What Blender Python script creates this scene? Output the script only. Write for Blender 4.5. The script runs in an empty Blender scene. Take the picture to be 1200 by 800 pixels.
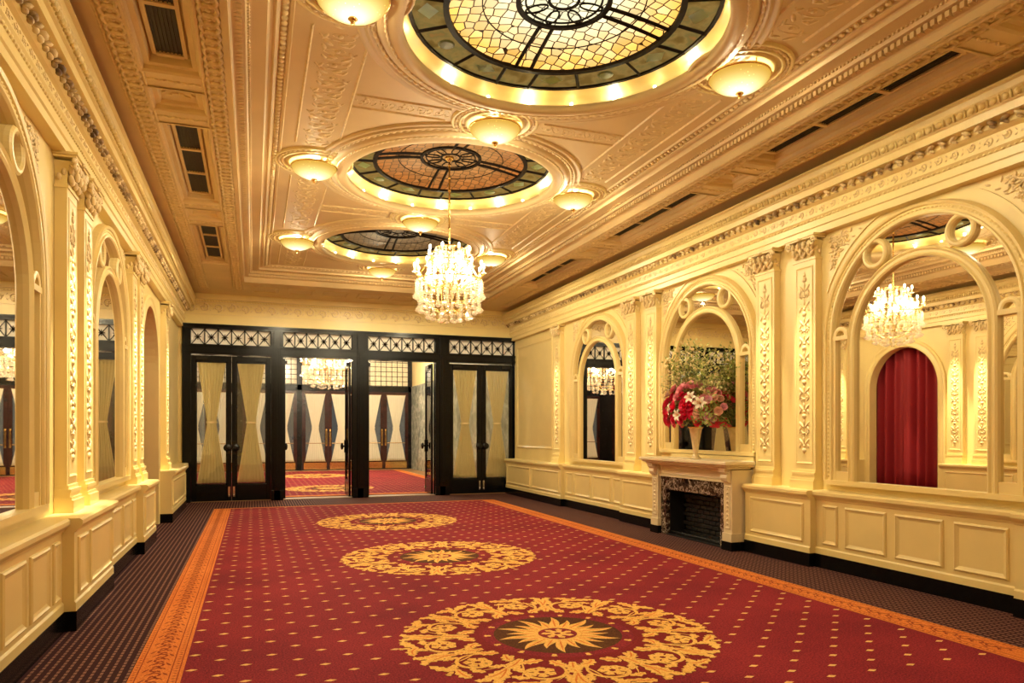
import bpy, math, random
from mathutils import Vector, Matrix
random.seed(7)
PI = math.pi
sc = bpy.context.scene
C = sc.collection
# ------------------------------------------------------------------ camera, world, exposure
cam_d = bpy.data.cameras.new('camera'); cam = bpy.data.objects.new('camera', cam_d); C.objects.link(cam)
cam_d.sensor_width = 36; cam_d.lens = 840/1200*36; cam_d.shift_y = 106/1200
cam_d.clip_start = 0.05; cam_d.clip_end = 200
cam.location = (0, 0, 1.5); cam.rotation_euler = (PI/2, 0, -math.atan(303/840))
sc.camera = cam
wd = bpy.data.worlds.new('world'); sc.world = wd; wd.use_nodes = True
wd.node_tree.nodes['Background'].inputs[0].default_value = (1, .92, .80, 1)
wd.node_tree.nodes['Background'].inputs[1].default_value = .05
vs = sc.view_settings; vs.view_transform = 'Standard'; vs.look = 'None'; vs.gamma = 1; vs.use_curve_mapping = False
vs.exposure = 1.18
WARM = (1.0, .86, .56); BULB = (1.0, .88, .60)
P_BOWL = 22; P_DOME = 1.2; P_CHAN = 13; P_SPOT = 280; P_LOBBY = 105

# room: camera at x=0,y=0; y runs down the hall
XL, XR, YB, YF = -1.5, 6.06, 16.65, -1.75
ZS, ZC = 4.45, 4.72            # side soffit, central ceiling
CX = 2.36                      # centre line of the ceiling
DOMES = [(CX, 1.75), (CX, 5.3), (CX, 8.83), (CX, 12.38)]

# ------------------------------------------------------------------ materials
def srgb(r, g, b):
    f = lambda c: (c/12.92 if c <= .04045 else ((c+.055)/1.055)**2.4)
    return (f(r/255), f(g/255), f(b/255))
class NT:
    def __init__(s, name):
        s.m = bpy.data.materials.new(name); s.m.use_nodes = True; s.t = s.m.node_tree; s.n = s.t.nodes; s.l = s.t.links
        s.bsdf = s.n['Principled BSDF']; s.out = s.n['Material Output']
    def new(s, t, **kw):
        n = s.n.new(t)
        for k, v in kw.items(): setattr(n, k, v)
        return n
    def link(s, a, b): s.l.new(a, b)
    def coord(s, kind='Object'):
        return s.new('ShaderNodeTexCoord').outputs[kind]
    def noise(s, scale, detail=3, rough=.5, co=None):
        n = s.new('ShaderNodeTexNoise'); n.inputs['Scale'].default_value = scale; n.inputs['Detail'].default_value = detail
        n.inputs['Roughness'].default_value = rough
        s.link(co if co is not None else s.coord(), n.inputs['Vector']); return n.outputs['Fac']
    def ramp(s, fac, stops):
        r = s.new('ShaderNodeValToRGB'); e = r.color_ramp.elements
        while len(e) < len(stops): e.new(.5)
        for i, (p, c) in enumerate(stops): e[i].position = p; e[i].color = (*c, 1)
        s.link(fac, r.inputs[0]); return r.outputs[0]
    def math(s, op, a, b=None):
        n = s.new('ShaderNodeMath', operation=op)
        for i, x in enumerate((a, b)):
            if x is None: continue
            if isinstance(x, (int, float)): n.inputs[i].default_value = x
            else: s.link(x, n.inputs[i])
        return n.outputs[0]
    def bump(s, fac, strength=.2, dist=.01):
        b = s.new('ShaderNodeBump'); b.inputs['Strength'].default_value = strength; b.inputs['Distance'].default_value = dist
        s.link(fac, b.inputs['Height']); s.link(b.outputs[0], s.bsdf.inputs['Normal'])
def mat(name, col, rough=.5, metal=0, var=.08, scale=6, bump=0, spec=None, coat=0):
    t = NT(name); b = t.bsdf
    c2 = tuple(max(0, x*(1-var)) for x in col); c3 = tuple(min(1, x*(1+var)) for x in col)
    f = t.noise(scale, 4)
    t.link(t.ramp(f, [(.3, c2), (.7, c3)]), b.inputs['Base Color'])
    b.inputs['Roughness'].default_value = rough; b.inputs['Metallic'].default_value = metal
    if spec is not None: b.inputs['Specular IOR Level'].default_value = spec
    if coat: b.inputs['Coat Weight'].default_value = coat
    if bump: t.bump(t.noise(scale*14, 2), bump)
    return t.m
M = {}
M['plaster'] = mat('cream_plaster_paint', (.81, .65, .285), .36, var=.04, scale=2.5)
M['ceil'] = mat('cream_ceiling_paint', (.71, .54, .28), .55, var=.06, scale=1.8)
M['relief'] = mat('relief_plaster', (.78, .61, .32), .5, var=.12, scale=25)
M['white'] = mat('ivory_ceiling_paint', (.88, .82, .68), .6, var=.03)
M['leaded'] = mat('obscured_amber_glass', (.80, .70, .48), .15, var=.12, scale=14)
M['opal'] = None
M['mantel'] = mat('cream_mantel_paint', (.78, .66, .43), .3, var=.04, scale=4)
M['black'] = mat('black_gloss_paint', (.004, .004, .0045), .2, var=.3, scale=8, spec=.22)
M['blackmetal'] = mat('black_bronze_metal', (.008, .007, .006), .25, var=.3, scale=9, spec=.3)
M['vent'] = mat('vent_dark_metal', (.030, .027, .022), .5, var=.2, scale=20)
M['bead'] = mat('gilded_bead', (.86, .70, .40), .28, var=.08, scale=20)
M['brass'] = mat('polished_brass', (.80, .55, .22), .22, metal=1, var=.06)
M['chrome'] = mat('polished_nickel', (.75, .73, .70), .18, metal=1, var=.05)
M['wood'] = mat('dark_red_wood', (.035, .010, .007), .25, var=.35, scale=5)
def m_sheer(name, col, tl=.45):
    t = NT(name); t.bsdf.inputs['Base Color'].default_value = (*col, 1); t.bsdf.inputs['Roughness'].default_value = .9
    tr = t.new('ShaderNodeBsdfTranslucent'); tr.inputs[0].default_value = (*col, 1); x = t.new('ShaderNodeMixShader'); x.inputs[0].default_value = tl
    t.link(t.bsdf.outputs[0], x.inputs[1]); t.link(tr.outputs[0], x.inputs[2]); t.link(x.outputs[0], t.out.inputs[0]); return t.m
M['curt'] = m_sheer('cream_sheer_fabric', (.98, .82, .46), .18); M['curtw'] = m_sheer('ivory_sheer_fabric', (.93, .88, .70))
M['opal'] = m_sheer('white_opal_glass', (.98, .95, .88))
M['rose_red'] = mat('red_petal', (.88, .025, .09), .5, var=.25, scale=30)
M['rose_pink'] = mat('pink_petal', (.90, .32, .38), .5, var=.2, scale=30)
M['rose_peach'] = mat('peach_petal', (.95, .55, .42), .5, var=.15, scale=30)
M['lilac'] = mat('mauve_petal', (.86, .42, .54), .5, var=.15, scale=30)
M['lily'] = mat('white_petal', (.88, .80, .66), .5, var=.06, scale=30)
M['leaf'] = mat('green_leaf', (.34, .40, .10), .5, var=.45, scale=12)
M['leafpale'] = mat('pale_green_leaf', (.62, .60, .26), .5, var=.3, scale=12)
M['blossom'] = mat('pale_yellow_blossom', (.85, .70, .38), .5, var=.1, scale=12)
M['stem'] = mat('green_stem', (.10, .16, .04), .5, var=.2)
M['stamen'] = mat('orange_stamen', (.75, .28, .05), .5, var=.2)
M['vase'] = mat('gilt_glass_vase', (.78, .64, .38), .15, metal=.2, var=.12, scale=18)
M['brick'] = mat('soot_black_brick', (.006, .005, .005), .55, var=.5, scale=9)
M['paint_line'] = mat('dark_lead_bar', (.012, .007, .004), .6, var=.3, scale=14, spec=.1)
M['tan'] = mat('tan_linoleum', (.30, .16, .06), .45, var=.15, scale=5)

def m_patina():
    t = NT('cream_paint_with_dark_patina'); f = t.noise(3.2, 5, .65)
    t.link(t.ramp(f, [(.36, (.10, .055, .022)), (.46, (.42, .29, .13)), (.56, (.80, .65, .36))]), t.bsdf.inputs['Base Color'])
    t.bsdf.inputs['Roughness'].default_value = .5; return t.m
M['patina'] = m_patina()
def m_mirror():
    t = NT('mirror_glass'); b = t.bsdf
    b.inputs['Base Color'].default_value = (.86, .82, .74, 1); b.inputs['Metallic'].default_value = 1; b.inputs['Roughness'].default_value = .012
    return t.m
M['mirror'] = m_mirror()
def m_glass(name, fac=.10, tint=(.95, .97, .95)):
    t = NT(name); t.n.remove(t.bsdf)
    a = t.new('ShaderNodeBsdfTransparent'); a.inputs[0].default_value = (*tint, 1)
    g = t.new('ShaderNodeBsdfGlossy'); g.inputs['Roughness'].default_value = .02
    lw = t.new('ShaderNodeFresnel'); lw.inputs[0].default_value = 1.5
    x = t.new('ShaderNodeMixShader'); s = t.math('MAXIMUM', lw.outputs[0], fac)
    t.link(s, x.inputs[0]); t.link(a.outputs[0], x.inputs[1]); t.link(g.outputs[0], x.inputs[2]); t.link(x.outputs[0], t.out.inputs[0])
    return t.m
M['glass'] = m_glass('clear_door_glass')
M['crystal'] = m_glass('cut_crystal', .42, (.97, .92, .82))
def m_frost():
    t = NT('milky_cut_crystal'); t.n.remove(t.bsdf)
    a = t.new('ShaderNodeBsdfTransparent'); g = t.new('ShaderNodeBsdfGlossy'); g.inputs['Roughness'].default_value = .05
    d = t.new('ShaderNodeBsdfTranslucent'); d.inputs[0].default_value = (.9, .80, .62, 1); e = t.new('ShaderNodeBsdfDiffuse'); e.inputs[0].default_value = (.9, .80, .62, 1)
    x = t.new('ShaderNodeMixShader'); x.inputs[0].default_value = .5; t.link(d.outputs[0], x.inputs[1]); t.link(e.outputs[0], x.inputs[2])
    y = t.new('ShaderNodeMixShader'); y.inputs[0].default_value = .45; t.link(x.outputs[0], y.inputs[1]); t.link(g.outputs[0], y.inputs[2])
    z = t.new('ShaderNodeMixShader'); z.inputs[0].default_value = .48; t.link(a.outputs[0], z.inputs[1]); t.link(y.outputs[0], z.inputs[2]); t.link(z.outputs[0], t.out.inputs[0]); return t.m
M['chcrystal'] = m_frost()
def m_emit(name, col, s, mixtr=0):
    t = NT(name); t.n.remove(t.bsdf)
    e = t.new('ShaderNodeEmission'); e.inputs[0].default_value = (*col, 1); e.inputs[1].default_value = s
    t.link(e.outputs[0], t.out.inputs[0]); return t.m
M['bulb'] = m_emit('glowing_bulb', (1, .86, .58), 14)
M['candle'] = m_emit('glowing_candle_bulb', (1, .88, .62), 13)
def m_bowl():
    t = NT('lit_crystal_bowl'); t.n.remove(t.bsdf)
    co = t.coord(); v = t.new('ShaderNodeTexVoronoi'); v.inputs['Scale'].default_value = 26; t.link(co, v.inputs['Vector'])
    sx = t.new('ShaderNodeSeparateXYZ'); t.link(co, sx.inputs[0])
    r = t.math('SQRT', t.math('ADD', t.math('POWER', sx.outputs[0], 2), t.math('POWER', sx.outputs[1], 2)))
    col = t.ramp(t.math('MULTIPLY', r, 3.5), [(.30, (1, .90, .55)), (.66, (1, .76, .24)), (.95, (1, .52, .05))])
    st = t.math('MULTIPLY', t.math('ADD', t.math('MULTIPLY', v.outputs['Distance'], -7.), 1.3), 1.15)
    st = t.math('MAXIMUM', st, .42)
    st = t.math('MULTIPLY', st, t.math('SUBTRACT', 2.3, t.math('MULTIPLY', r, 5.6)))
    e = t.new('ShaderNodeEmission'); t.link(col, e.inputs[0]); t.link(st, e.inputs[1])
    t.link(e.outputs[0], t.out.inputs[0]); return t.m
M['bowl'] = m_bowl()
def m_stained(name, inner, outer, strength):
    # backlit honeycomb glass in object space; the lamp behind is stronger at the middle of the light box
    t = NT(name); b = t.bsdf
    co = t.coord(); v = t.new('ShaderNodeTexVoronoi', feature='DISTANCE_TO_EDGE'); v.inputs['Scale'].default_value = 10.5; v.inputs['Randomness'].default_value = .42
    mp = t.new('ShaderNodeMapping'); mp.inputs['Scale'].default_value = (1, 1, .01); t.link(co, mp.inputs[0]); t.link(mp.outputs[0], v.inputs['Vector'])
    v2 = t.new('ShaderNodeTexVoronoi'); v2.inputs['Scale'].default_value = 10.5; v2.inputs['Randomness'].default_value = .42; t.link(mp.outputs[0], v2.inputs['Vector'])
    sx = t.new('ShaderNodeSeparateXYZ'); t.link(co, sx.inputs[0])
    r = t.math('SQRT', t.math('ADD', t.math('POWER', sx.outputs[0], 2), t.math('POWER', sx.outputs[1], 2)))
    sc_ = t.new('ShaderNodeSeparateColor'); t.link(v2.outputs['Color'], sc_.inputs[0])
    jit = t.math('MULTIPLY', t.math('SUBTRACT', sc_.outputs[0], .5), .22)
    col = t.ramp(t.math('ADD', r, jit), [(.30, inner), (.92, outer)])
    line = t.math('GREATER_THAN', v.outputs['Distance'], .055)
    e = t.math('MULTIPLY', line, t.math('MULTIPLY', t.math('ADD', .75, t.math('MULTIPLY', sc_.outputs[1], .5)), strength))
    mx = t.new('ShaderNodeMixRGB'); t.link(line, mx.inputs[0]); mx.inputs[1].default_value = (.02, .012, .006, 1); t.link(col, mx.inputs[2])
    b.inputs['Base Color'].default_value = (.05, .03, .012, 1); t.link(mx.outputs[0], b.inputs['Emission Color']); t.link(e, b.inputs['Emission Strength'])
    b.inputs['Roughness'].default_value = .5; b.inputs['Specular IOR Level'].default_value = .2
    return t.m
M['sg1'] = m_stained('amber_backlit_glass', (1, .90, .55), (1, .50, .09), .62)
M['sg2'] = m_stained('russet_backlit_glass', (.75, .36, .11), (.66, .20, .035), .30)
M['sg3'] = m_stained('smoky_backlit_glass', (.75, .52, .26), (.50, .28, .10), .17)
def m_border(name, s):
    t = NT(name); b = t.bsdf; f = t.noise(7, 3)
    col = t.ramp(f, [(.35, (.09, .055, .012)), (.5, (.17, .11, .03)), (.62, (.10, .085, .025)), (.75, (.22, .085, .02))])
    b.inputs['Base Color'].default_value = (.06, .04, .012, 1); t.link(col, b.inputs['Emission Color']); b.inputs['Emission Strength'].default_value = s; b.inputs['Specular IOR Level'].default_value = .0
    b.inputs['Roughness'].default_value = .55; return t.m
M['sgb'] = m_border('olive_border_glass', .62)
M['sgj'] = mat('green_jewel_glass', (.10, .13, .03), .5, var=.3)
def m_velvet():
    t = NT('crimson_velvet'); b = t.bsdf
    b.inputs['Base Color'].default_value = (.27, .004, .012, 1)
    b.inputs['Roughness'].default_value = .7; b.inputs['Sheen Weight'].default_value = .08; b.inputs['Sheen Tint'].default_value = (1, .25, .3, 1); return t.m
M['velvet'] = m_velvet()
def m_marble(name, base, mid, vein, scale):
    t = NT(name); b = t.bsdf
    n = t.noise(scale*.6, 6, .7); mx = t.new('ShaderNodeVectorMath', operation='ADD')
    sc2 = t.new('ShaderNodeVectorMath', operation='SCALE'); sc2.inputs['Scale'].default_value = .5
    nz = t.new('ShaderNodeTexNoise'); nz.inputs['Scale'].default_value = scale; nz.inputs['Detail'].default_value = 5
    co = t.coord(); t.link(co, nz.inputs['Vector']); t.link(nz.outputs['Color'], sc2.inputs[0]); t.link(co, mx.inputs[0]); t.link(sc2.outputs[0], mx.inputs[1])
    f = t.noise(scale, 4, .6, mx.outputs[0])
    t.link(t.ramp(f, [(.36, base), (.50, mid), (.535, vein), (.56, mid), (.70, base)]), b.inputs['Base Color'])
    b.inputs['Roughness'].default_value = .12; return t.m
M['marble'] = m_marble('black_veined_marble', (.012, .010, .009), (.09, .055, .04), (.62, .52, .42), 7)
M['greymarble'] = m_marble('grey_green_marble', (.20, .22, .17), (.34, .36, .28), (.52, .52, .42), 2.2)
def m_carpet(name, c1, c2, c3):
    t = NT(name); b = t.bsdf
    f = t.noise(90, 2, .6); g = t.noise(1.1, 3)
    h = t.math('ADD', t.math('MULTIPLY', f, .75), t.math('MULTIPLY', g, .25))
    t.link(t.ramp(h, [(.38, c1), (.5, c2), (.62, c3)]), b.inputs['Base Color'])
    b.inputs['Roughness'].default_value = .9; b.inputs['Specular IOR Level'].default_value = .15
    t.bump(f, .35, .004); return t.m
M['cred'] = m_carpet('crimson_wool_pile', (.13, .008, .020), (.25, .016, .030), (.36, .03, .042))
M['cdeep'] = m_carpet('deep_red_wool_pile', (.14, .008, .012), (.22, .012, .018), (.29, .02, .024))
M['cgold'] = m_carpet('gold_wool_pile', (.72, .36, .07), (.90, .52, .13), (.98, .64, .20))
M['cdot'] = m_carpet('pale_gold_wool_pile', (.75, .42, .12), (.88, .54, .18), (.95, .64, .26))
M['corange'] = m_carpet('orange_wool_pile', (.62, .16, .03), (.75, .22, .045), (.85, .30, .07))
M['crust'] = m_carpet('rust_wool_pile', (.24, .04, .012), (.34, .06, .02), (.42, .09, .03))
M['colive'] = m_carpet('olive_brown_wool_pile', (.06, .018, .006), (.10, .032, .009), (.14, .05, .014))
def m_floor():
    t = NT('dark_woven_carpet_floor'); b = t.bsdf
    sx = t.new('ShaderNodeSeparateXYZ'); t.link(t.coord(), sx.inputs[0])
    px, py = .052, .060
    fx = t.math('ABSOLUTE', t.math('SUBTRACT', t.math('FRACT', t.math('DIVIDE', t.math('ADD', sx.outputs[0], 50), px)), .5))
    fy = t.math('ABSOLUTE', t.math('SUBTRACT', t.math('FRACT', t.math('DIVIDE', t.math('ADD', sx.outputs[1], 50), py)), .5))
    d = t.math('MULTIPLY', t.math('LESS_THAN', fx, .17), t.math('LESS_THAN', fy, .36))
    mx = t.new('ShaderNodeMixRGB'); t.link(d, mx.inputs[0])
    t.link(t.ramp(t.noise(120, 2), [(.4, (.030, .008, .012)), (.65, (.062, .016, .022))]), mx.inputs[1]); mx.inputs[2].default_value = (.27, .135, .10, 1)
    t.link(mx.outputs[0], b.inputs['Base Color']); b.inputs['Roughness'].default_value = .9; b.inputs['Specular IOR Level'].default_value = .15
    return t.m
M['floor'] = m_floor()

# ------------------------------------------------------------------ mesh builder
class MB:
    def __init__(s): s.v = []; s.f = []; s.mi = []; s.cur = 0; s.sm = []; s.smooth = False
    def add(s, vs_, fs_):
        o = len(s.v); s.v += [tuple(p) for p in vs_]
        for f in fs_: s.f.append([i+o for i in f]); s.mi.append(s.cur); s.sm.append(s.smooth)
    def box(s, x0, x1, y0, y1, z0, z1):
        if x0 > x1: x0, x1 = x1, x0
        if y0 > y1: y0, y1 = y1, y0
        s.add([(x0,y0,z0),(x1,y0,z0),(x1,y1,z0),(x0,y1,z0),(x0,y0,z1),(x1,y0,z1),(x1,y1,z1),(x0,y1,z1)],
              [(3,2,1,0),(4,5,6,7),(0,1,5,4),(1,2,6,5),(2,3,7,6),(3,0,4,7)])
    def rings(s, rings, close=True, cap0=False, cap1=False):
        n = len(rings[0]); vs_ = [p for r in rings for p in r]; fs_ = []
        for i in range(len(rings)-1):
            for j in range(n if close else n-1):
                k = (j+1) % n; fs_.append((i*n+j, i*n+k, (i+1)*n+k, (i+1)*n+j))
        if cap0: fs_.append(tuple(range(n-1, -1, -1)))
        if cap1: fs_.append(tuple((len(rings)-1)*n+j for j in range(n)))
        s.add(vs_, fs_)
    def prism_u(s, prof, u0, u1, close=True):      # prof [(y,z)] swept along x
        s.rings([[(u0, y, z) for y, z in prof], [(u1, y, z) for y, z in prof]], close, close, close)
    def lathe(s, prof, c=(0,0,0), n=24):           # prof [(r,z)] about z
        s.rings([[(c[0]+r*math.cos(2*PI*j/n), c[1]+r*math.sin(2*PI*j/n), c[2]+z) for j in range(n)] for r, z in prof])
    def disc_sweep(s, prof, cu, cz, n=24):         # prof [(r,y)] about the y axis (rings lying on a wall)
        s.rings([[(cu+r*math.cos(2*PI*j/n), y, cz+r*math.sin(2*PI*j/n)) for j in range(n)] for r, y in prof])
    def arch(s, prof, zc, z0, n=28, cu=0, a0=0, a1=PI, legs=True):       # prof [(r,y)] along jambs and semicircle
        def path(r, y):
            p = [(cu+r*math.cos(a0+(a1-a0)*k/n), y, zc+r*math.sin(a0+(a1-a0)*k/n)) for k in range(n+1)]
            return ([(cu+r, y, z0)] + p + [(cu-r, y, z0)]) if legs else p
        s.rings([path(r, y) for r, y in prof], close=False)
    def tube(s, pts, r, n=6, cap=True):
        pts = [Vector(p) for p in pts]; rs = r if isinstance(r, (list, tuple)) else [r]*len(pts); rings = []
        up = Vector((0, 0, 1))
        for i, p in enumerate(pts):
            t = (pts[min(i+1, len(pts)-1)]-pts[max(i-1, 0)]).normalized()
            a = t.cross(up if abs(t.z) < .95 else Vector((1, 0, 0))).normalized(); b = t.cross(a)
            rings.append([p+(a*math.cos(2*PI*k/n)+b*math.sin(2*PI*k/n))*rs[i] for k in range(n)])
        s.rings(rings, True, cap, cap)
    def ell(s, c, rad, ang=0, n=6, m=4, plane='xz'):   # ellipsoid, rotated in the wall plane
        rings = []
        for i in range(m+1):
            ph = -PI/2+PI*i/m; rr = max(math.cos(ph), .02)
            ring = []
            for j in range(n):
                a, b, d = rad[0]*math.sin(ph), rad[1]*rr*math.cos(2*PI*j/n), rad[2]*rr*math.sin(2*PI*j/n)
                x, z = a*math.cos(ang)-d*math.sin(ang), a*math.sin(ang)+d*math.cos(ang)
                ring.append((c[0]+x, c[1]+b, c[2]+z) if plane == 'xz' else (c[0]+x, c[1]+z, c[2]+b))
            rings.append(ring)
        s.rings(rings, True, True, True)
    def beaded(s, pts, r, cnt, n=5, close=False):   # a moulded string of beads in one piece
        pts = [Vector(p) for p in pts]; d = [0]
        for p, q in zip(pts, pts[1:]): d.append(d[-1]+(q-p).length)
        tot = d[-1]; m = cnt*4; out, rs, i = [], [], 0
        for k in range(m+1):
            x = tot*k/m
            while i < len(d)-2 and d[i+1] < x: i += 1
            out.append(pts[i].lerp(pts[i+1], (x-d[i])/max(1e-9, d[i+1]-d[i]))); rs.append(r*(.38+.62*abs(math.sin(PI*cnt*k/m))))
        s.tube(out, rs, n, True)
    def frame(s, u0, u1, z0, z1, y, w=.05, out=.014, inn=.012, panel=True):   # moulded panel on a wall face at y (front is -y)
        R = lambda k, yy: [(u0+k, yy, z0+k), (u1-k, yy, z0+k), (u1-k, yy, z1-k), (u0+k, yy, z1-k)]
        rs = [R(0, y+.004), R(.004, y-out*.6), R(w*.35, y-out), R(w*.6, y-out*.5), R(w, y-.002)]
        s.rings(rs, True, False, panel)
    def xf(s, Mx):
        s.v = [tuple(Mx @ Vector(p)) for p in s.v]; return s
    def build(s, name, m, parent=None, smooth=None):
        me = bpy.data.meshes.new(name); me.from_pydata(s.v, [], s.f)
        ms = m if isinstance(m, (list, tuple)) else [m]
        for x in ms: me.materials.append(M[x])
        me.polygons.foreach_set('material_index', s.mi)
        me.polygons.foreach_set('use_smooth', [bool(q) if smooth is None else smooth for q in s.sm])
        me.update()
        o = bpy.data.objects.new(name, me); C.objects.link(o)
        if parent is not None: o.parent = parent
        return o
def recalc(o):
    import bmesh
    b = bmesh.new(); b.from_mesh(o.data); bmesh.ops.recalc_face_normals(b, faces=b.faces); b.to_mesh(o.data); b.free(); return o
def bevel(o, w=.006, seg=2):
    md = o.modifiers.new('bevel', 'BEVEL'); md.width = w; md.segments = seg; md.limit_method = 'ANGLE'; md.angle_limit = .6; return o
def tag(o, label, cat, group=None, kind=None):
    o['label'] = label; o['category'] = cat
    if group: o['group'] = group
    if kind: o['kind'] = kind
    return o
def thing(name, label, cat, loc=(0, 0, 0), rz=0, group=None, kind=None):
    o = bpy.data.objects.new(name, None); C.objects.link(o); o.location = loc; o.rotation_euler = (0, 0, rz); o.empty_display_size = .1
    return tag(o, label, cat, group, kind)
def dup(root, label=None, loc=None, rz=None, group=None):
    def cp(o, par):
        c = o.copy(); C.objects.link(c)
        if par is not None: c.parent = par
        for ch in o.children: cp(ch, c)
        return c
    r = cp(root, None)
    if label: r['label'] = label
    if group: r['group'] = group
    if loc is not None: r.location = loc
    if rz is not None: r.rotation_euler = (0, 0, rz)
    return r
def point(name, loc, power, radius=.05, parent=None, col=WARM):
    d = bpy.data.lights.new(name, 'POINT'); d.energy = power; d.color = col; d.shadow_soft_size = radius
    o = bpy.data.objects.new(name, d); C.objects.link(o); o.location = loc
    if parent is not None: o.parent = parent
    return o
def spot(name, loc, target, power, size, blend=.6, radius=.03, parent=None, col=WARM):
    d = bpy.data.lights.new(name, 'SPOT'); d.energy = power; d.color = col; d.spot_size = size; d.spot_blend = blend; d.shadow_soft_size = radius
    o = bpy.data.objects.new(name, d); C.objects.link(o); o.location = loc
    o.rotation_euler = (Vector(target)-Vector(loc)).to_track_quat('-Z', 'Y').to_euler()
    if parent is not None: o.parent = parent
    return o
RW, LW = -PI/2, PI/2       # rotation of wall-mounted things: local x along the wall, local -y into the room
def on_wall(side, y, z=0): return ((XR-.002 if side == 'R' else XL+.002), y, z)
def wrot(side): return RW if side == 'R' else LW
def wall_obj(o, side):      # for structure built with u = -Y (right) or +Y (left)
    o.location = (XR if side == 'R' else XL, 0, 0); o.rotation_euler = (0, 0, wrot(side)); return o
def UU(side, ya, yb): return (-yb, -ya) if side == 'R' else (ya, yb)

# ================================================================== structure: floor, walls
b = MB(); b.box(XL-.75, XR+.4, YF-.2, YB+.0, -.05, 0)
tag(b.build('floor', 'floor'), 'dark woven carpet floor showing along both sides of the red carpet', 'floor', kind='structure')
OPY0, OPY1, OPZ = 11.15, 12.92, 2.50     # arched opening in the left wall
def wall_pieces():
    b = MB(); b.box(XR, XR+.2, YF-.2, YB+.2, 0, ZS+.4)
    tag(b.build('wall_right', 'plaster'), 'cream panelled wall on the fireplace side of the hall', 'wall', kind='structure')
    b = MB(); b.box(XL-.16, XL, YF-.2, OPY0, 0, ZS+.4); b.box(XL-.16, XL, OPY1, YB+.2, 0, ZS+.4)
    R = (OPY1-OPY0)/2; yc = (OPY0+OPY1)/2; n = 24
    for x, flip in ((XL, 0), (XL-.16, 1)):
        vs_, fs_ = [], []
        for k in range(n+1):
            a = PI*k/n; y, z = yc+R*math.cos(a), OPZ+R*math.sin(a)
            vs_ += [(x, y, z), (x, y, ZS+.4)]
        for k in range(n): fs_.append((2*k, 2*k+1, 2*k+3, 2*k+2))
        b.add(vs_, fs_)
    b.rings([[(x, yc+R*math.cos(PI*k/n), OPZ+R*math.sin(PI*k/n)) for k in range(n+1)] for x in (XL, XL-.16)], close=False)
    tag(b.build('wall_left', 'plaster'), 'cream panelled wall on the side opposite the fireplace', 'wall', kind='structure')
    # reveal behind the opening
    b = MB(); b.box(XL-.72, XL-.66, OPY0-.6, OPY1+.6, 0, ZS); b.box(XL-.66, XL-.16, OPY0-.6, OPY0-.5, 0, ZS); b.box(XL-.66, XL-.16, OPY1+.5, OPY1+.6, 0, ZS)
    b.box(XL-.66, XL-.16, OPY0-.6, OPY1+.6, 3.9, 3.95)
    tag(b.build('wall_alcove', 'plaster'), 'cream alcove wall behind the crimson curtain', 'wall', kind='structure')
    b = MB(); b.box(XL-.25, XR+.2, YF-.2, YF, 0, ZS+.4)
    tag(b.build('wall_front', 'plaster'), 'cream wall closing the hall behind the viewer', 'wall', kind='structure')
    b = MB(); b.box(XL-.25, XR+.2, YB, YB+.28, 3.80, ZS+.4); b.box(XL-.25, -1.42, YB, YB+.28, 0, 3.8); b.box(6.22, XR+.2, YB, YB+.28, 0, 3.8)
    b.box(XL, XR, YB-.05, YB, 3.80, 3.86); b.box(XL, XR, YB-.03, YB, 4.02, 4.05); b.box(XL, XR, YB-.05, YB, 4.28, 4.33); b.box(XL, XR, YB-.12, YB, 4.33, 4.39)
    b.box(XL, XR, YB-.10, YB-.0, 4.39, 4.45)
    tag(b.build('wall_back', 'plaster'), 'cream frieze wall above the black glazed doors', 'wall', kind='structure')
wall_pieces()

# ------------------------------------------------------------------ ornament helpers
def scroll_band(b, u0, u1, z0, z1, y, period=.42, r=.011, dense=1):
    h = z1-z0; n = max(1, round((u1-u0)/period)); p = (u1-u0)/n; zm = (z0+z1)/2
    b.smooth = True
    for k in range(n):
        s = 1 if k % 2 == 0 else -1; c = u0+(k+.5)*p
        pts = []
        for i in range(19):
            t = i/18; rad = h*.42*(1-.75*t); a = -PI/2*s*1+s*(PI*2.4*t)
            pts.append((c+rad*math.cos(a)*.95*p/h*.8 if p < h else c+rad*math.cos(a)*1.1, y, zm+rad*math.sin(a)))
        b.tube(pts, [r*(1.2-.4*i/18) for i in range(19)], 5)
        for q in range(4):
            a = s*(q*1.5+.4); rr = h*.36
            b.ell((c+rr*1.05*math.cos(a), y-.002, zm+rr*.85*math.sin(a)), (h*.13, r*1.1, h*.055), a+s*.9)
        b.ell((c, y-.004, zm), (h*.07, r*1.3, h*.07))
        b.ell((c+p*.5, y-.002, zm-s*h*.22), (h*.16, r, h*.06), s*.8)
        b.ell((c+p*.5, y-.002, zm+s*h*.25), (h*.14, r, h*.05), -s*.5)
    b.smooth = False

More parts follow.
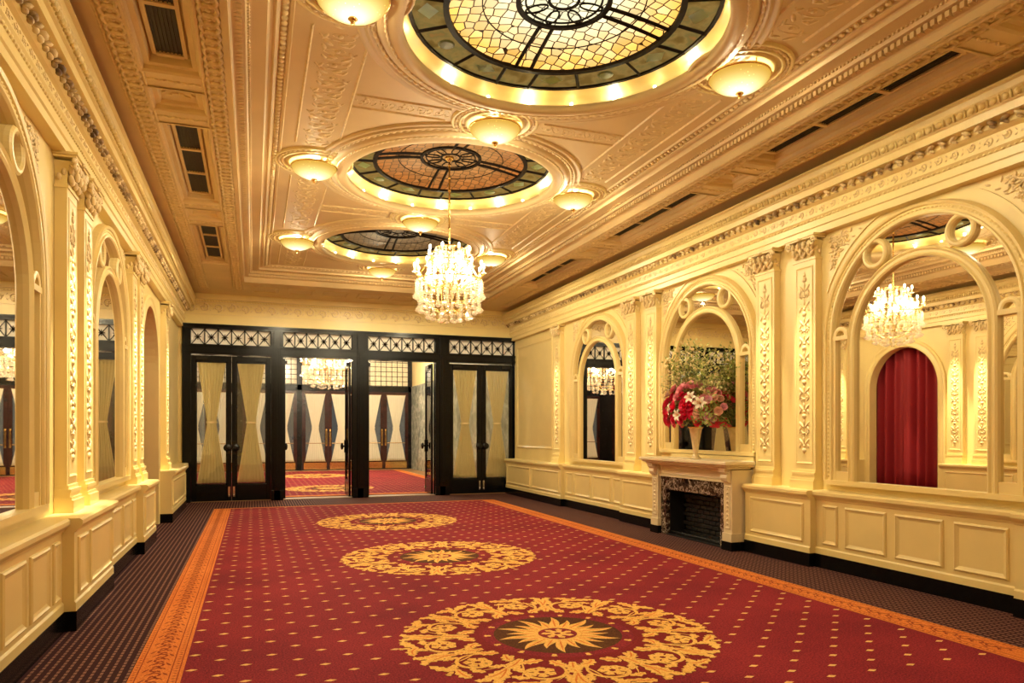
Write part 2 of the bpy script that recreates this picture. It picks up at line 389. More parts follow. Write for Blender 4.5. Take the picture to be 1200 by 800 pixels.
# ------------------------------------------------------------------ wainscot
MAINF, PEDF = .15, .23
def make_wainscots():
    R = [(-1.7, 1.1, MAINF, [1, 1, 1, 1]), (1.1, 2.2, PEDF, [1]), (2.2, 4.08, MAINF, [1, 2, 2]), (4.08-.02, 4.12, MAINF, None), (3.05, 4.1, PEDF, [1]), (4.1, 6.38, MAINF, [.95, 1, 1, .42]), (6.38, 7.50, PEDF, [1]),
         (9.52, 10.78, PEDF, [1]), (10.78, 13.25, MAINF, [.42, 1, 1, .42]), (13.25, YB-.06, PEDF, [1, 1])]
    R = [x for x in R if not (x[0] == 4.08-.02 or x[:2] == (2.2, 4.08))]; R.append((2.2, 3.05, MAINF, [1]))
    L = [(-1.7, 2.2, MAINF, [1, 1, 1, 1]), (2.2, 3.3, PEDF, [1]), (3.3, 6.2, MAINF, [.4, 1, 1, 1, 1, .4]), (6.2, 7.75, PEDF, [.35, 1]), (7.75, 9.80, MAINF, [.42, 1, 1, .42]), (9.80, 10.95, PEDF, [1]),
         (13.05, 15.6, PEDF, [1]), (15.6, YB-.06, MAINF, None)]
    for side, secs, word in (('R', R, 'fireplace'), ('L', L, 'opposite')):
        b = MB(); bb = MB()
        for (ya, yb, d, panels) in secs:
            u0, u1 = UU(side, ya, yb)
            prof = [(0, .15), (-d-.012, .15), (-d-.012, .21), (-d, .225), (-d, .745), (-d-.012, .75), (-d-.018, .765), (-d-.045, .79), (-d-.055, .805), (-d-.055, .835), (-d-.035, .85), (0, .85)]
            b.prism_u(prof, u0, u1)
            bb.box(u0-.004, u1+.004, -d-.016, 0, 0, .15)
            if panels:
                tot = sum(panels); gap = .10; x = u0+gap; avail = u1-u0-gap*(len(panels)+1)
                for p in (panels if side == 'L' else panels[::-1]):
                    pw = avail*p/tot; b.frame(x, x+pw, .26, .70, -d, .05, .02); x += pw+gap
            if side == 'L' and d == PEDF and ya in (9.72, 13.05):   # panelled end returns facing the viewer / the opening
                pass
        o = recalc(wall_obj(b.build('wainscot_'+('right' if side == 'R' else 'left'), 'plaster'), side))
        tag(o, 'cream panelled wainscot along the '+('fireplace wall' if side == 'R' else 'wall opposite the fireplace'), 'wainscot', kind='structure')
        o = wall_obj(bb.build('baseboard_'+('right' if side == 'R' else 'left'), 'black'), side)
        tag(o, 'black skirting under the wainscot of the '+('fireplace wall' if side == 'R' else 'wall opposite the fireplace'), 'baseboard', kind='structure')
make_wainscots()

# ------------------------------------------------------------------ entablature (cornice) along the walls
def cornice(side, y0, y1):
    u0, u1 = UU(side, y0, y1); b = MB()
    prof = [(0, 3.73), (-.10, 3.73), (-.10, 3.80), (-.115, 3.81), (-.115, 3.88), (-.13, 3.90), (-.145, 3.915), (-.145, 3.93), (-.12, 3.94), (-.12, 4.04), (-.15, 4.055), (-.17, 4.075), (-.17, 4.12), (-.26, 4.125), (-.265, 4.19), (-.285, 4.20),
            (-.305, 4.26), (-.32, 4.28), (-.33, 4.325), (-.355, 4.34), (-.355, 4.355), (-.20, 4.36), (0, 4.36)]
    b.prism_u(prof, u0, u1)
    o = wall_obj(b.build('trim_1' if side == 'L' else 'trim_2', 'plaster'), side)
    tag(o, 'cream stepped cornice along the '+('fireplace wall' if side == 'R' else 'wall opposite the fireplace'), 'cornice', kind='structure'); recalc(o)
    # carved leaf row with dark patina
    c = MB(); n = int((u1-u0)/.115)
    for k in range(n):
        u = u0+(k+.5)*(u1-u0)/n
        c.ell((u, -.20, 4.108), (.045, .035, .020), .5 if k % 2 else -.5)
        c.ell((u, -.185, 4.078), (.03, .025, .016), -.6)
    c.build('leaf_row', 'patina', o, True)
    c = MB(); n = int((u1-u0)/.10)
    for k in range(n):
        u = u0+(k+.5)*(u1-u0)/n
        c.ell((u, -.305, 4.235), (.030, .022, .034), PI/2*0); c.box(u+.045, u+.055, -.318, -.29, 4.205, 4.265)
    c.build('egg_and_dart', 'plaster', o, True)
    c = MB(); scroll_band(c, u0, u1, 3.945, 4.035, -.12, .16, .007); c.build('carved_frieze', 'relief', o)
    c = MB(); n = int((u1-u0)/.055)
    for k in range(n):
        u = u0+(k+.5)*(u1-u0)/n; c.ell((u, -.122, 3.89), (.018, .014, .014), 0, 5, 3)
    c.build('bead_row', 'plaster', o, True)
    return o
cornice('L', YF, YB-.02); cornice('R', YF, YB-.02)
o = bpy.data.objects['wall_back']
c = MB(); scroll_band(c, XL+.1, XR-.1, 4.065, 4.275, YB-.004, .27, .016); c.build('carved_frieze', 'relief', o)
c = MB()
for k in range(120):
    u = XL+.4+(k+.5)*(XR-XL-.8)/120; c.ell((u, YB-.05, 4.305), (.02, .015, .02), 0, 5, 3)
c.build('bead_row', 'plaster', o, True)

# ================================================================== ceiling
CX0, CX1, CY0, CY1 = -.17, 4.88, -.6, 15.0
COFL, COFR = (-.86, -.40), (5.02, 5.46)
COFY = [(DOMES[i][1]-1.28, DOMES[i][1]+1.2) for i in range(4)]
def ceiling():
    b = MB()
    # soffit with coffers cut out (upper side closed by a slab)
    for (xa, xb, (c0, c1)) in ((XL, CX0, COFL), (CX1, XR, COFR)):
        quad = lambda x0, x1, y0, y1: b.add([(x0, y0, ZS), (x1, y0, ZS), (x1, y1, ZS), (x0, y1, ZS)], [(0, 1, 2, 3)])
        quad(xa, c0, YF, YB); quad(c1, xb, YF, YB)
        ys = [YF]; small = []
        for i, (p, q) in enumerate(COFY):
            holes = [(p, q)]
            if i < 3: holes.append((q+.30, COFY[i+1][0]-.30))
            for (h0, h1) in holes:
                quad(c0, c1, ys[-1], h0); ys.append(h1)
                dz = .11 if (h0, h1) == (p, q) else .06
                R = lambda k, z: [(c0+k, h0+k, z), (c1-k, h0+k, z), (c1-k, h1-k, z), (c0+k, h1-k, z)]
                b.rings([R(0, ZS), R(-.02, ZS-.012), R(.0, ZS-.015), R(.02, ZS), R(.03, ZS+.03), R(.07, ZS+.035), R(.085, ZS+dz)], True, False, True)
        quad(c0, c1, ys[-1], YB)
    # end soffits
    b.add([(CX0, CY1, ZS), (CX1, CY1, ZS), (CX1, YB, ZS), (CX0, YB, ZS)], [(0, 1, 2, 3)])
    b.add([(CX0, YF, ZS), (CX1, YF, ZS), (CX1, CY0, ZS), (CX0, CY0, ZS)], [(0, 1, 2, 3)])
    for k in range(7):
        x0 = -.05+k*.72; b.frame_dn = None
        R = lambda q, z: [(x0+q, CY1+.42+q, z), (x0+.55-q, CY1+.42+q, z), (x0+.55-q, CY1+1.0-q, z), (x0+q, CY1+1.0-q, z)]
        b.rings([R(0, ZS-.002), R(.02, ZS-.02), R(.05, ZS-.02), R(.07, ZS-.002)], True)
    # stepped moulding around the raised centre
    R = lambda k, z: [(CX0+k, CY0+k, z), (CX1-k, CY0+k, z), (CX1-k, CY1-k, z), (CX0+k, CY1-k, z)]
    prof = [(-.05, ZS), (-.05, ZS-.012), (0, ZS-.012), (0, ZS+.085), (.015, ZS+.10), (.05, ZS+.105), (.06, ZS+.15), (.11, ZS+.155), (.13, ZS+.19), (.16, ZS+.195), (.27, ZS+.20), (.275, ZS+.23), (.29, ZS+.245), (.32, ZS+.25), (.335, ZS+.235), (.36, ZS+.245), (.365, ZS+.27), (.43, ZS+.272), (.435, ZS+.255), (.46, ZS+.25), (.47, ZC)]
    b.rings([R(k, z) for k, z in prof], True)
    # centre panel with round openings
    x0, x1 = CX0+.47, CX1-.47; RO = 1.40; n = 64
    cells = [CY0+.47] + [(DOMES[i][1]+DOMES[i+1][1])/2 for i in range(3)] + [CY1-.47]
    for i, (cx, cy) in enumerate(DOMES):
        ya, yb = cells[i], cells[i+1]; vs_, fs_ = [], []
        angs = sorted(set([2*PI*k/n for k in range(n)] + [math.atan2(yy-cy, xx-cx) % (2*PI) for xx in (x0, x1) for yy in (ya, yb)]))
        for a in angs:
            ca, sa = math.cos(a), math.sin(a); t = 1e9
            if ca > 1e-6: t = min(t, (x1-cx)/ca)
            if ca < -1e-6: t = min(t, (x0-cx)/ca)
            if sa > 1e-6: t = min(t, (yb-cy)/sa)
            if sa < -1e-6: t = min(t, (ya-cy)/sa)
            vs_ += [(cx+RO*ca, cy+RO*sa, ZC), (cx+t*ca, cy+t*sa, ZC)]
        m = len(angs)
        for k in range(m): fs_.append((2*k, 2*k+1, 2*((k+1) % m)+1, 2*((k+1) % m)))
        b.add(vs_, fs_)
    # slab above
    b.box(XL-.3, XR+.3, YF-.2, YB+.3, ZC+.62, ZC+.7)
    o = recalc(b.build('ceiling', 'ceil')); tag(o, 'coffered cream plaster ceiling with a raised moulded centre', 'ceiling', kind='structure')
    # bead and dentil rows round the raised centre
    c = MB(); d = MB()
    def run(ins, step, fn):
        xa, xb, ya, yb = CX0+ins, CX1-ins, CY0+ins, CY1-ins
        ny = int((yb-max(ya, 1.5))/step); y_s = max(ya, 1.5)
        for k in range(ny):
            y = y_s+(k+.5)*(yb-y_s)/ny; fn(xa, y, 0); fn(xb, y, 0)
        nx = int((xb-xa)/step)
        for k in range(nx): fn(xa+(k+.5)*(xb-xa)/nx, yb, 1)
    run(.398, .075, lambda x, y, r: c.ell((x, y, ZS+.262), (.026, .022, .026), 0, 6, 4, 'xy'))
    c.build('bead_row', 'bead', o, True)
    run(.06, .06, lambda x, y, r: d.box(x-(.028 if not r else .018), x+(.028 if not r else .018), y-(.018 if not r else .028), y+(.018 if not r else .028), ZS+.10, ZS+.145))
    d.build('dentil_row', 'ceil', o)
    run2 = MB(); run(.135, .042, lambda x, y, r: run2.ell((x, y, ZS+.188), (.014, .014, .014), 0, 5, 3, 'xy')); run2.build('small_bead_row', 'ceil', o, True)
    # guilloche bands on the soffits
    g = MB(); g.smooth = True
    for x in (COFL[0]-.09, COFL[1]+.10, COFR[0]-.055, COFR[1]+.10):
        k = 0; y = 2.6
        while y < CY1+.9:
            rr = .066
            pts = [(x+rr*math.cos(2*PI*q/10), y+rr*1.15*math.sin(2*PI*q/10), ZS-.004) for q in range(11)]
            g.tube(pts, .018, 4, False); g.ell((x, y, ZS-.004), (.022, .014, .022), 0, 5, 3, 'xy'); y += .118
        for xx in (x-.095, x+.095): g.tube([(xx, 2.5, ZS), (xx, CY1+.95, ZS)], .012, 5)
    g.build('guilloche_band', 'relief', o)
    # relief panels beside the lamps and across between the domes
    r = MB()
    def relief(xa, xb, ya, yb, along):
        t = MB()
        if along == 'y': scroll_band(t, ya, yb, -(xb-xa)/2, (xb-xa)/2, .004, .24, .009); Mx = Matrix(((0, 0, 1, (xa+xb)/2), (1, 0, 0, 0), (0, 1, 0, ZC), (0, 0, 0, 1)))
        else: scroll_band(t, xa, xb, -(yb-ya)/2, (yb-ya)/2, .004, .20, .008); Mx = Matrix(((1, 0, 0, 0), (0, 0, 1, (ya+yb)/2), (0, 1, 0, ZC), (0, 0, 0, 1)))
        t.xf(Mx); off = len(r.v); r.v += t.v; r.f += [[i+off for i in f] for f in t.f]; r.mi += t.mi; r.sm += t.sm
        for (p, q) in (((xa-.03, ya), (xa-.03, yb)), ((xb+.03, ya), (xb+.03, yb))) if along == 'y' else (((xa, ya-.03), (xb, ya-.03)), ((xa, yb+.03), (xb, yb+.03))):
            r.tube([(*p, ZC), (*q, ZC)], .014, 4)
    for i in range(len(DOMES)-1):
        ym = (DOMES[i][1]+DOMES[i+1][1])/2
        relief(.47, .87, DOMES[i][1]+.55, DOMES[i+1][1]-.55, 'y'); relief(CX1-.64-.40, CX1-.64, DOMES[i][1]+.55, DOMES[i+1][1]-.55, 'y')
        relief(.92, CX-.50, ym-.10, ym+.10, 'x'); relief(CX+.50, CX1-1.09, ym-.10, ym+.10, 'x')
    relief(.47, .87, DOMES[3][1]+.55, CY1-.6, 'y'); relief(CX1-1.04, CX1-.64, DOMES[3][1]+.55, CY1-.6, 'y')
    r.build('relief_panel', 'relief', o)
    # small relief cartouches between the coffers
    r = MB()
    for (c0, c1) in (COFL, COFR):
        for i in range(3):
            ym = (COFY[i][1]+COFY[i+1][0])/2
            for s in (-1, 1):
                for q in range(3): r.ell(((c0+c1)/2+s*(.03+q*.045), ym+(.02 if q % 2 else -.02), ZS+.055), (.03, .012, .014), s*.5*q, 6, 4, 'xy')
            for yy in (COFY[i][1]+.15, COFY[i+1][0]-.15):
                for q in range(8): r.ell((c0+.04+q*(c1-c0-.08)/7, yy, ZS-.002), (.03, .012, .02), .6 if q % 2 else -.6, 5, 3, 'xy')
    r.build('cartouche', 'relief', o, True)
ceiling()

# ------------------------------------------------------------------ ceiling vents
def vents():
    def make(x, y0, y1, label):
        r = thing('ceiling_vent', label, 'vent', (x, (y0+y1)/2, ZS+.11), 0, 'ventilation grilles in the side coffers')
        L = (y1-y0); w = .20; f = MB()
        pw = L/3
        f.box(-w/2-.03, -w/2, -L/2, L/2, -.035, 0); f.box(w/2, w/2+.03, -L/2, L/2, -.035, 0)
        for k in range(4): yy = -L/2+k*pw; f.box(-w/2, w/2, yy-.022, yy+.022, -.035, 0)
        f.build('frame', 'ceil', r)
        for k in range(3):
            g = MB(); a = -L/2+k*pw+.022; e = a+pw-.044
            g.box(-w/2, w/2, a, e, -.012, -.006); n = 7
            for q in range(n): xx = -w/2+(q+.5)*w/n; g.box(xx-.004, xx+.004, a, e, -.022, -.012)
            g.build('grille', 'vent', r)
    pos = ['above the second dome from the viewer', '', '']
    names = {1: 'beside the large amber dome', 2: 'beside the middle dome', 3: 'beside the farthest dome'}
    for i in (1, 2, 3):
        y0, y1 = COFY[i]
        make(sum(COFL)/2, y0+.13, y1-.13, 'dark ceiling grille of three panes in the left soffit '+names[i])
        make(sum(COFR)/2, y0+.13, y1-.13, 'dark ceiling grille of three panes in the right soffit '+names[i])
vents()

# ------------------------------------------------------------------ stained glass domes
def dome(cx, cy, gm, label, glow):
    r = thing('stained_glass_dome', label, 'skylight', (cx, cy, ZC), 0, 'stained glass ceiling domes')
    b = MB(); b.smooth = True
    b.lathe([(1.66, 0.0), (1.655, -.02), (1.63, -.028), (1.61, -.012), (1.585, -.012), (1.58, -.03), (1.56, -.03), (1.545, -.008), (1.50, -.008), (1.49, -.035), (1.44, -.05), (1.40, -.055), (1.385, -.06), (1.36, -.075), (1.315, -.08), (1.295, -.07), (1.285, -.05), (1.29, .0), (1.31, .01)], n=72)
    b.build('plaster_rim', 'ceil', r, True)
    b = MB(); b.lathe([(1.31, .01), (1.40, .012), (1.415, .05), (1.40, .10), (1.36, .135), (1.29, .152), (1.25, .155), (1.25, .20)], n=72); b.build('cove', 'plaster', r, True)
    b = MB()
    cir = lambda q, z: [(q*math.cos(2*PI*k/90), q*math.sin(2*PI*k/90), z) for k in range(91)]
    b.beaded(cir(1.53, -.012), .023, 116); b.build('bead_ring', 'bead', r, True)
    b = MB(); b.beaded(cir(1.42, -.052), .016, 130); b.build('bead_ring', 'bead', r, True)
    zg = .15
    b = MB(); b.lathe([(.0, zg+.12), (.35, zg+.11), (.62, zg+.085), (.95, zg+.02)], n=64); b.build('glass_field', gm, r, True)
    b = MB(); b.lathe([(.95, zg+.02), (1.26, zg)], n=64); b.build('border_glass', 'sgb', r, True)
    # lead and iron bars
    b = MB(); 
    def rg(rad, z, w): b.lathe([(rad-w, z), (rad-w, z-w*1.2), (rad+w, z-w*1.2), (rad+w, z), (rad-w, z)], n=56)
    rg(.95, zg+.02, .024); rg(.37, zg+.11, .02); rg(.31, zg+.11, .008); rg(.66, zg+.078, .005); rg(1.24, zg, .016); rg(.12, zg+.12, .012)
    zr = lambda q: zg+.12-.10*(q/.95)**2 if q < .95 else zg+.02-.02*(q-.95)/.3
    def bar(a, r0, r1, w, off=0):
        ca, sa = math.cos(a), math.sin(a); px, py = -sa*off, ca*off
        b.tube([(px+ca*(r0+(r1-r0)*t/4), py+sa*(r0+(r1-r0)*t/4), zr(r0+(r1-r0)*t/4)-.012) for t in range(5)], w, 4)
    for q in range(4):
        a = q*PI/2
        for off in (-.085, .085): bar(a+off*.35, .38, .95, .019, off*.55); bar(a, .95, 1.24, .018, off*1.9)
        for da in (.46, .96): bar(a+da+.08, .95, 1.24, .016)
    # petal leads in the centre
    for q in range(8):
        a = q*PI/4
        pts = [(math.cos(a)*.24+.10*math.cos(t)*math.cos(a)-.045*math.sin(t)*math.sin(a), math.sin(a)*.24+.10*math.cos(t)*math.sin(a)+.045*math.sin(t)*math.cos(a), zg+.105) for t in [2*PI*k/12 for k in range(13)]]
        b.tube(pts, .009, 4, False)
    b.build('lead_bars', 'paint_line', r)
    for q in range(4):
        for da in (.31, .79, 1.26): 
            a = q*PI/2+da; x, y = 1.095*math.cos(a), 1.095*math.sin(a)
            jl = MB()
            if da == .79: jl.lathe([(.0, zg-.006), (.06, zg-.004), (.075, zg+.006)], (x, y, 0), 14)
            else: jl.add([(x+.11*math.cos(a+s*PI/2)*1 if s % 2 else x+.085*math.cos(a+s*PI/2), y+(.11 if s % 2 else .085)*math.sin(a+s*PI/2), zg+.004) for s in range(4)], [(0, 1, 2, 3)])
            jl.build('border_jewel', 'sgj', r)
    nb = 20
    for k in range(nb):
        a = 2*PI*(k+.5)/nb; p = (1.355*math.cos(a), 1.355*math.sin(a), .035)
        e = MB(); e.ell((0, 0, 0), (.016, .016, .022), 0, 6, 4); eo = e.build('bulb', 'bulb', r, True); eo.location = p
        if k % 2 == 0: point('cove_bulb_light', (p[0], p[1], .055), glow, .015, r, BULB)
    return r
dome(*DOMES[0], 'sg1', 'amber stained glass ceiling dome overhead behind the viewer', P_DOME)
dome(*DOMES[1], 'sg1', 'largest-looking stained glass ceiling dome, glowing bright amber', P_DOME)
dome(*DOMES[2], 'sg2', 'russet stained glass ceiling dome the crystal chandelier hangs from', P_DOME)
dome(*DOMES[3], 'sg3', 'dim smoky stained glass ceiling dome nearest the black doors', P_DOME)

# ------------------------------------------------------------------ ceiling bowl lamps
def lamp_proto(label):
    r = thing('ceiling_light', label, 'ceiling light', (0, 0, ZC), 0, 'crystal bowl ceiling lights')
    b = MB(); b.lathe([(.46, .002), (.455, -.022), (.435, -.03), (.42, -.012), (.385, -.012), (.38, -.03), (.355, -.034), (.345, -.015), (.32, -.012), (.31, -.03), (.28, -.034), (.27, -.015), (.10, -.01)], n=40)
    b.build('plaster_ring', 'plaster', r, True)
    b = MB()
    b.beaded([(.403*math.cos(2*PI*k/48), .403*math.sin(2*PI*k/48), -.016) for k in range(49)], .021, 38)
    b.build('bead_ring', 'bead', r, True)
    b = MB(); b.lathe([(.262, -.065), (.262, -.08), (.25, -.105), (.225, -.132), (.185, -.160), (.13, -.184), (.07, -.202), (.02, -.212)], n=36); b.build('crystal_bowl', 'bowl', r, True)
    b = MB(); b.lathe([(.0, -.208), (.03, -.210), (.036, -.220), (.024, -.230), (.014, -.242), (.018, -.252), (.0, -.262)], n=14); b.build('finial', 'brass', r, True)
    b = MB(); b.lathe([(.26, -.062), (.272, -.064), (.274, -.078), (.262, -.08)], n=36); b.build('metal_band', 'brass', r, True)
    for k in range(3): a = 2*PI*k/3+.4; b = MB(); b.tube([(.268*math.cos(a), .268*math.sin(a), -.07), (.268*math.cos(a), .268*math.sin(a), -.012)], .006, 5); b.build('hanger', 'brass', r)
    spot('bowl_light', (0, 0, -.27), (0, 0, -3), P_BOWL, math.radians(177), .12, .012, r, WARM)
    point('glow_light', (0, 0, -.26), P_BOWL*.17, .012, r, WARM)
    point('rim_light', (0, 0, -.045), P_BOWL*.32, .03, r, WARM)
    return r
LX0, LX1 = .68, 4.06
dn = {1: 'beside the bright amber dome', 2: 'beside the russet middle dome', 3: 'beside the smoky far dome'}
lp = lamp_proto('crystal bowl ceiling light on the left side beside the bright amber dome'); lp.location = (LX0, DOMES[1][1], ZC)
dup(lp, 'crystal bowl ceiling light on the right side beside the bright amber dome', (LX1, DOMES[1][1], ZC))
for i in (2, 3):
    dup(lp, 'crystal bowl ceiling light on the left side '+dn[i], (LX0, DOMES[i][1], ZC))
    dup(lp, 'crystal bowl ceiling light on the right side '+dn[i], (LX1, DOMES[i][1], ZC))
ym = [(DOMES[i][1]+DOMES[i+1][1])/2 for i in range(3)]+[14.02]
dup(lp, 'crystal bowl ceiling light between the amber and russet domes', (CX, ym[1], ZC))
dup(lp, 'crystal bowl ceiling light between the russet and smoky domes', (CX, ym[2], ZC))
dup(lp, 'crystal bowl ceiling light past the smoky dome, closest to the black doors', (CX, ym[3], ZC))
dup(lp, 'crystal bowl ceiling light overhead in front of the viewer', (CX, ym[0], ZC))
dup(lp, 'crystal bowl ceiling light overhead at the left of the viewer', (LX0, DOMES[0][1], ZC))
dup(lp, 'crystal bowl ceiling light overhead at the right of the viewer', (LX1, DOMES[0][1], ZC))

for o in list(C.objects):
    if o.type == 'LIGHT' and o.name.startswith(('bowl_light', 'glow_light', 'rim_light')) and o.parent.location.y > 7:
        o.data = o.data.copy(); o.data.energy *= 1.35 if o.parent.location.y < 11.5 else 2.3
# ================================================================== mirrors
def mirror(side, yc, z0, label):
    r = thing('arched_mirror', label, 'mirror', on_wall(side, yc), wrot(side), 'tall arched wall mirrors')
    RO, ZO, RI, ZI = 1.03, 2.54, .735, 2.45
    b = MB(); n = 40
    pts = [(RO+.01, -.012, z0)]+[((RO+.01)*math.cos(PI*k/n), -.012, ZO+(RO+.01)*math.sin(PI*k/n)) for k in range(n+1)]+[(-RO-.01, -.012, z0)]
    b.add(pts, [tuple(range(len(pts)))]); b.build('mirror_glass', 'mirror', r)
    b = MB(); b.smooth = False
    b.arch([(RO, -.012), (RO, -.055), (RO+.012, -.07), (RO+.03, -.07), (RO+.036, -.05), (RO+.088, -.045), (RO+.095, -.065), (RO+.118, -.075), (RO+.128, -.055), (RO+.134, -.03), (RO+.14, 0)], ZO, z0, 40)
    b.arch([(RO+.235, 0), (RO+.235, -.014), (RO+.255, -.014), (RO+.255, 0)], ZO, ZO, 40, a0=.42, a1=PI-.42, legs=False)
    b.box(-RO-.10, RO+.10, -.075, 0, z0-.05, z0+.0)
    b.build('arch_frame', 'plaster', r)
    b = MB()
    q = RO+.068
    b.beaded([(q, -.047, z0+.03)]+[(q*math.cos(PI*k/40), -.047, ZO+q*math.sin(PI*k/40)) for k in range(41)]+[(-q, -.047, z0+.03)], .016, 150)
    b.build('bead_trim', 'plaster', r, True)
    prof = lambda R_: [(R_, -.012), (R_, -.05), (R_+.018, -.062), (R_+.036, -.048), (R_+.056, -.048), (R_+.074, -.062), (R_+.092, -.05), (R_+.092, -.012)]
    b = MB(); b.arch(prof(RI), ZI, z0, 36); b.build('inner_arch', 'plaster', r)
    for s in (-1, 1):
        b = MB(); cu, cz = s*.475, 3.335
        b.disc_sweep([(.105, -.012), (.105, -.045), (.12, -.06), (.14, -.058), (.155, -.045), (.155, -.012)], cu, cz, 24); b.build('tracery_circle', 'plaster', r)
        b = MB(); x0, x1 = s*(RI+.09), s*RO
        b.box(x0, x1, -.055, -.012, 2.50, 2.545)
        c0 = s*(RI+.09+RO)/2; b.arch([(.055, -.012), (.055, -.05), (.075, -.055), (.10, -.05), (.10, -.012)], 2.545, 2.545, 12, cu=c0, legs=False)
        b.build('side_light_bar', 'plaster', r)
        b = MB(); b.box(x0, x1, -.045, -.012, z0, z0+.10); b.build('side_light_sill', 'plaster', r)
        b = MB(); b.box(s*(RO-.035), s*RO, -.05, -.012, z0, 2.52); b.build('side_stile', 'plaster', r)
    # carved spandrels
    b = MB(); b.smooth = True
    for s in (-1, 1):
        q_ = random.Random(3)
        ok = lambda x, z, m: math.hypot(x, z-ZO) > RO+.27+m and x < 1.13-m and z < 3.70-m
        for (x, z, q) in ((1.04, 3.55, .07), (1.085, 3.40, .035), (.93, 3.63, .04), (1.075, 3.65, .04)):
            b.tube([(s*(x+q*(1-t/17)*math.cos(t*.75)), -.006, z+q*(1-t/17)*math.sin(t*.75)) for t in range(16)], .011, 5)
            b.ell((s*x, -.010, z), (.016, .014, .016))
            for k in range(7):
                a = k*.9+.3; px, pz = x+q*1.25*math.cos(a), z+q*1.25*math.sin(a)
                if ok(px, pz, .012): b.ell((s*px, -.006, pz), (.030, .013, .013), a+.6 if s > 0 else PI-a-.6)
        for k in range(150):
            x, z = q_.uniform(.7, 1.28), q_.uniform(3.0, 3.70)
            if ok(x, z, .022): b.ell((s*x, -.003, z), (.028, .010, .011), q_.uniform(0, PI))
    b.build('carved_foliage', 'relief', r, True)
    return r
MY = (5.2, 8.66, 12.02)
mirror('R', MY[0], .97, 'largest arched mirror beyond the mantelpiece, reflecting the crimson curtain')
mirror('R', MY[1], 1.24, 'arched mirror over the mantelpiece behind the flowers')
mirror('R', MY[2], .97, 'narrow-looking arched mirror on the fireplace wall reflecting the black doors')
mirror('L', 5.02, .97, 'arched mirror cut by the left edge of the photo')
mirror('L', 8.78, .97, 'arched mirror on the left wall between the two pilaster pairs')

# ------------------------------------------------------------------ pilasters
PW, PD = .34, .09
def pilaster_proto(side, y, label):
    r = thing('pilaster', label, 'pilaster', on_wall(side, y, .85), wrot(side), 'carved wall pilasters')
    z = .85
    b = MB()
    for (w, d, za, zb) in ((PW+.036, PD+.05, 0, .10), (PW+.030, PD+.035, .10, .125), (PW+.018, PD+.022, .125, .16), (PW+.026, PD+.03, .16, .19), (PW+.014, PD+.01, .19, .22)):
        b.box(-w/2, w/2, -d, 0, za, zb)
    b.build('base', 'plaster', r)
    b = MB(); h0, h1 = .22, 3.46-z
    b.box(-PW/2, PW/2, -PD, 0, h0, h1)
    b.frame(-PW/2+.035, PW/2-.035, h0+.06, h1-.06, -PD, .03, .010); b.build('shaft', 'plaster', r)
    b = MB(); b.smooth = True; zz = h0+.22
    b.tube([(0, -PD-.003, h0+.18), (0, -PD-.003, h1-.12)], .006, 5)
    k = 0
    while zz < h1-.15:
        q = k % 4
        if q == 0:
            b.ell((0, -PD-.006, zz), (.034, .014, .034)); b.ell((0, -PD-.006, zz+.05), (.02, .012, .02))
        elif q in (1, 3):
            for s in (-1, 1):
                b.ell((s*.045, -PD-.004, zz), (.052, .012, .017), PI/2-s*.75); b.ell((s*.062, -PD-.004, zz-.045), (.035, .011, .014), PI/2+s*.5)
            b.ell((0, -PD-.006, zz+.03), (.03, .012, .013), PI/2)
        else:
            for s in (-1, 1):
                b.tube([(s*(.045+.03*math.cos(t*.8)*(1-t/12)), -PD-.004, zz+.03*math.sin(t*.8)*(1-t/12)) for t in range(10)], .007, 4)
            b.ell((0, -PD-.006, zz), (.026, .013, .013), 0)
        zz += .098; k += 1
    b.build('carved_foliage', 'relief', r, True)
    # corinthian capital
    cz = 3.46-z; c = MB()
    c.box(-PW/2-.012, PW/2+.012, -PD-.012, 0, cz, cz+.022)
    c.rings([[(-w, -d, zz_), (w, -d, zz_), (w, 0, zz_), (-w, 0, zz_)] for w, d, zz_ in ((PW/2-.015, PD-.005, cz+.022), (PW/2-.01, PD, cz+.13), (PW/2+.015, PD+.03, cz+.215))], True)
    c.box(-PW/2-.055, PW/2+.055, -PD-.075, 0, cz+.232, cz+.25); c.box(-PW/2-.07, PW/2+.07, -PD-.09, 0, cz+.25, cz+.272)
    c.build('capital', 'plaster', r)
    c = MB(); c.smooth = True
    for row, (zz_, nleaf, ln) in enumerate(((cz+.03, 3, .085), (cz+.10, 4, .085))):
        for q in range(nleaf):
            x = (q-(nleaf-1)/2)*PW/nleaf*1.0
            for (dx, dz, dy, a) in ((0, .045, -.012, PI/2), (0, .085, -.035, PI/2), (-.022, .05, -.014, PI/2+.5), (.022, .05, -.014, PI/2-.5)):
                c.ell((x+dx, -PD+dy*1.7, zz_+dz*.9), (.044, .024, .021), a)
    for s in (-1, 1):
        c.tube([(s*(PW/2+.018+.052*math.cos(t*.7)*(1-t/15)), -PD-.06, cz+.185+.052*math.sin(t*.7)*(1-t/15)) for t in range(14)], .016, 6)
        c.ell((s*(PW/2+.018), -PD-.042, cz+.19), (.016, .02, .016))
        c.tube([(s*(.03+.03*math.cos(t*.7)*(1-t/15)), -PD-.03, cz+.195+.028*math.sin(t*.7)*(1-t/15)) for t in range(12)], .008, 5)
        for t in range(2): c.ell((s*(PW/2-.003), -PD*(.35+.4*t), cz+.09+.04*t), (.03, .02, .014), PI/2)
    c.ell((0, -PD-.085, cz+.245), (.03, .018, .024))
    c.build('capital_leaves', 'relief', r, True)
    return r
pp = pilaster_proto('R', 6.62, 'carved pilaster on the fireplace wall beside the curtain-reflecting mirror')
def pil(side, y, label): return dup(pp, label, on_wall(side, y, .85), wrot(side))
pil('R', 7.30, 'carved pilaster just right of the mantelpiece mirror')
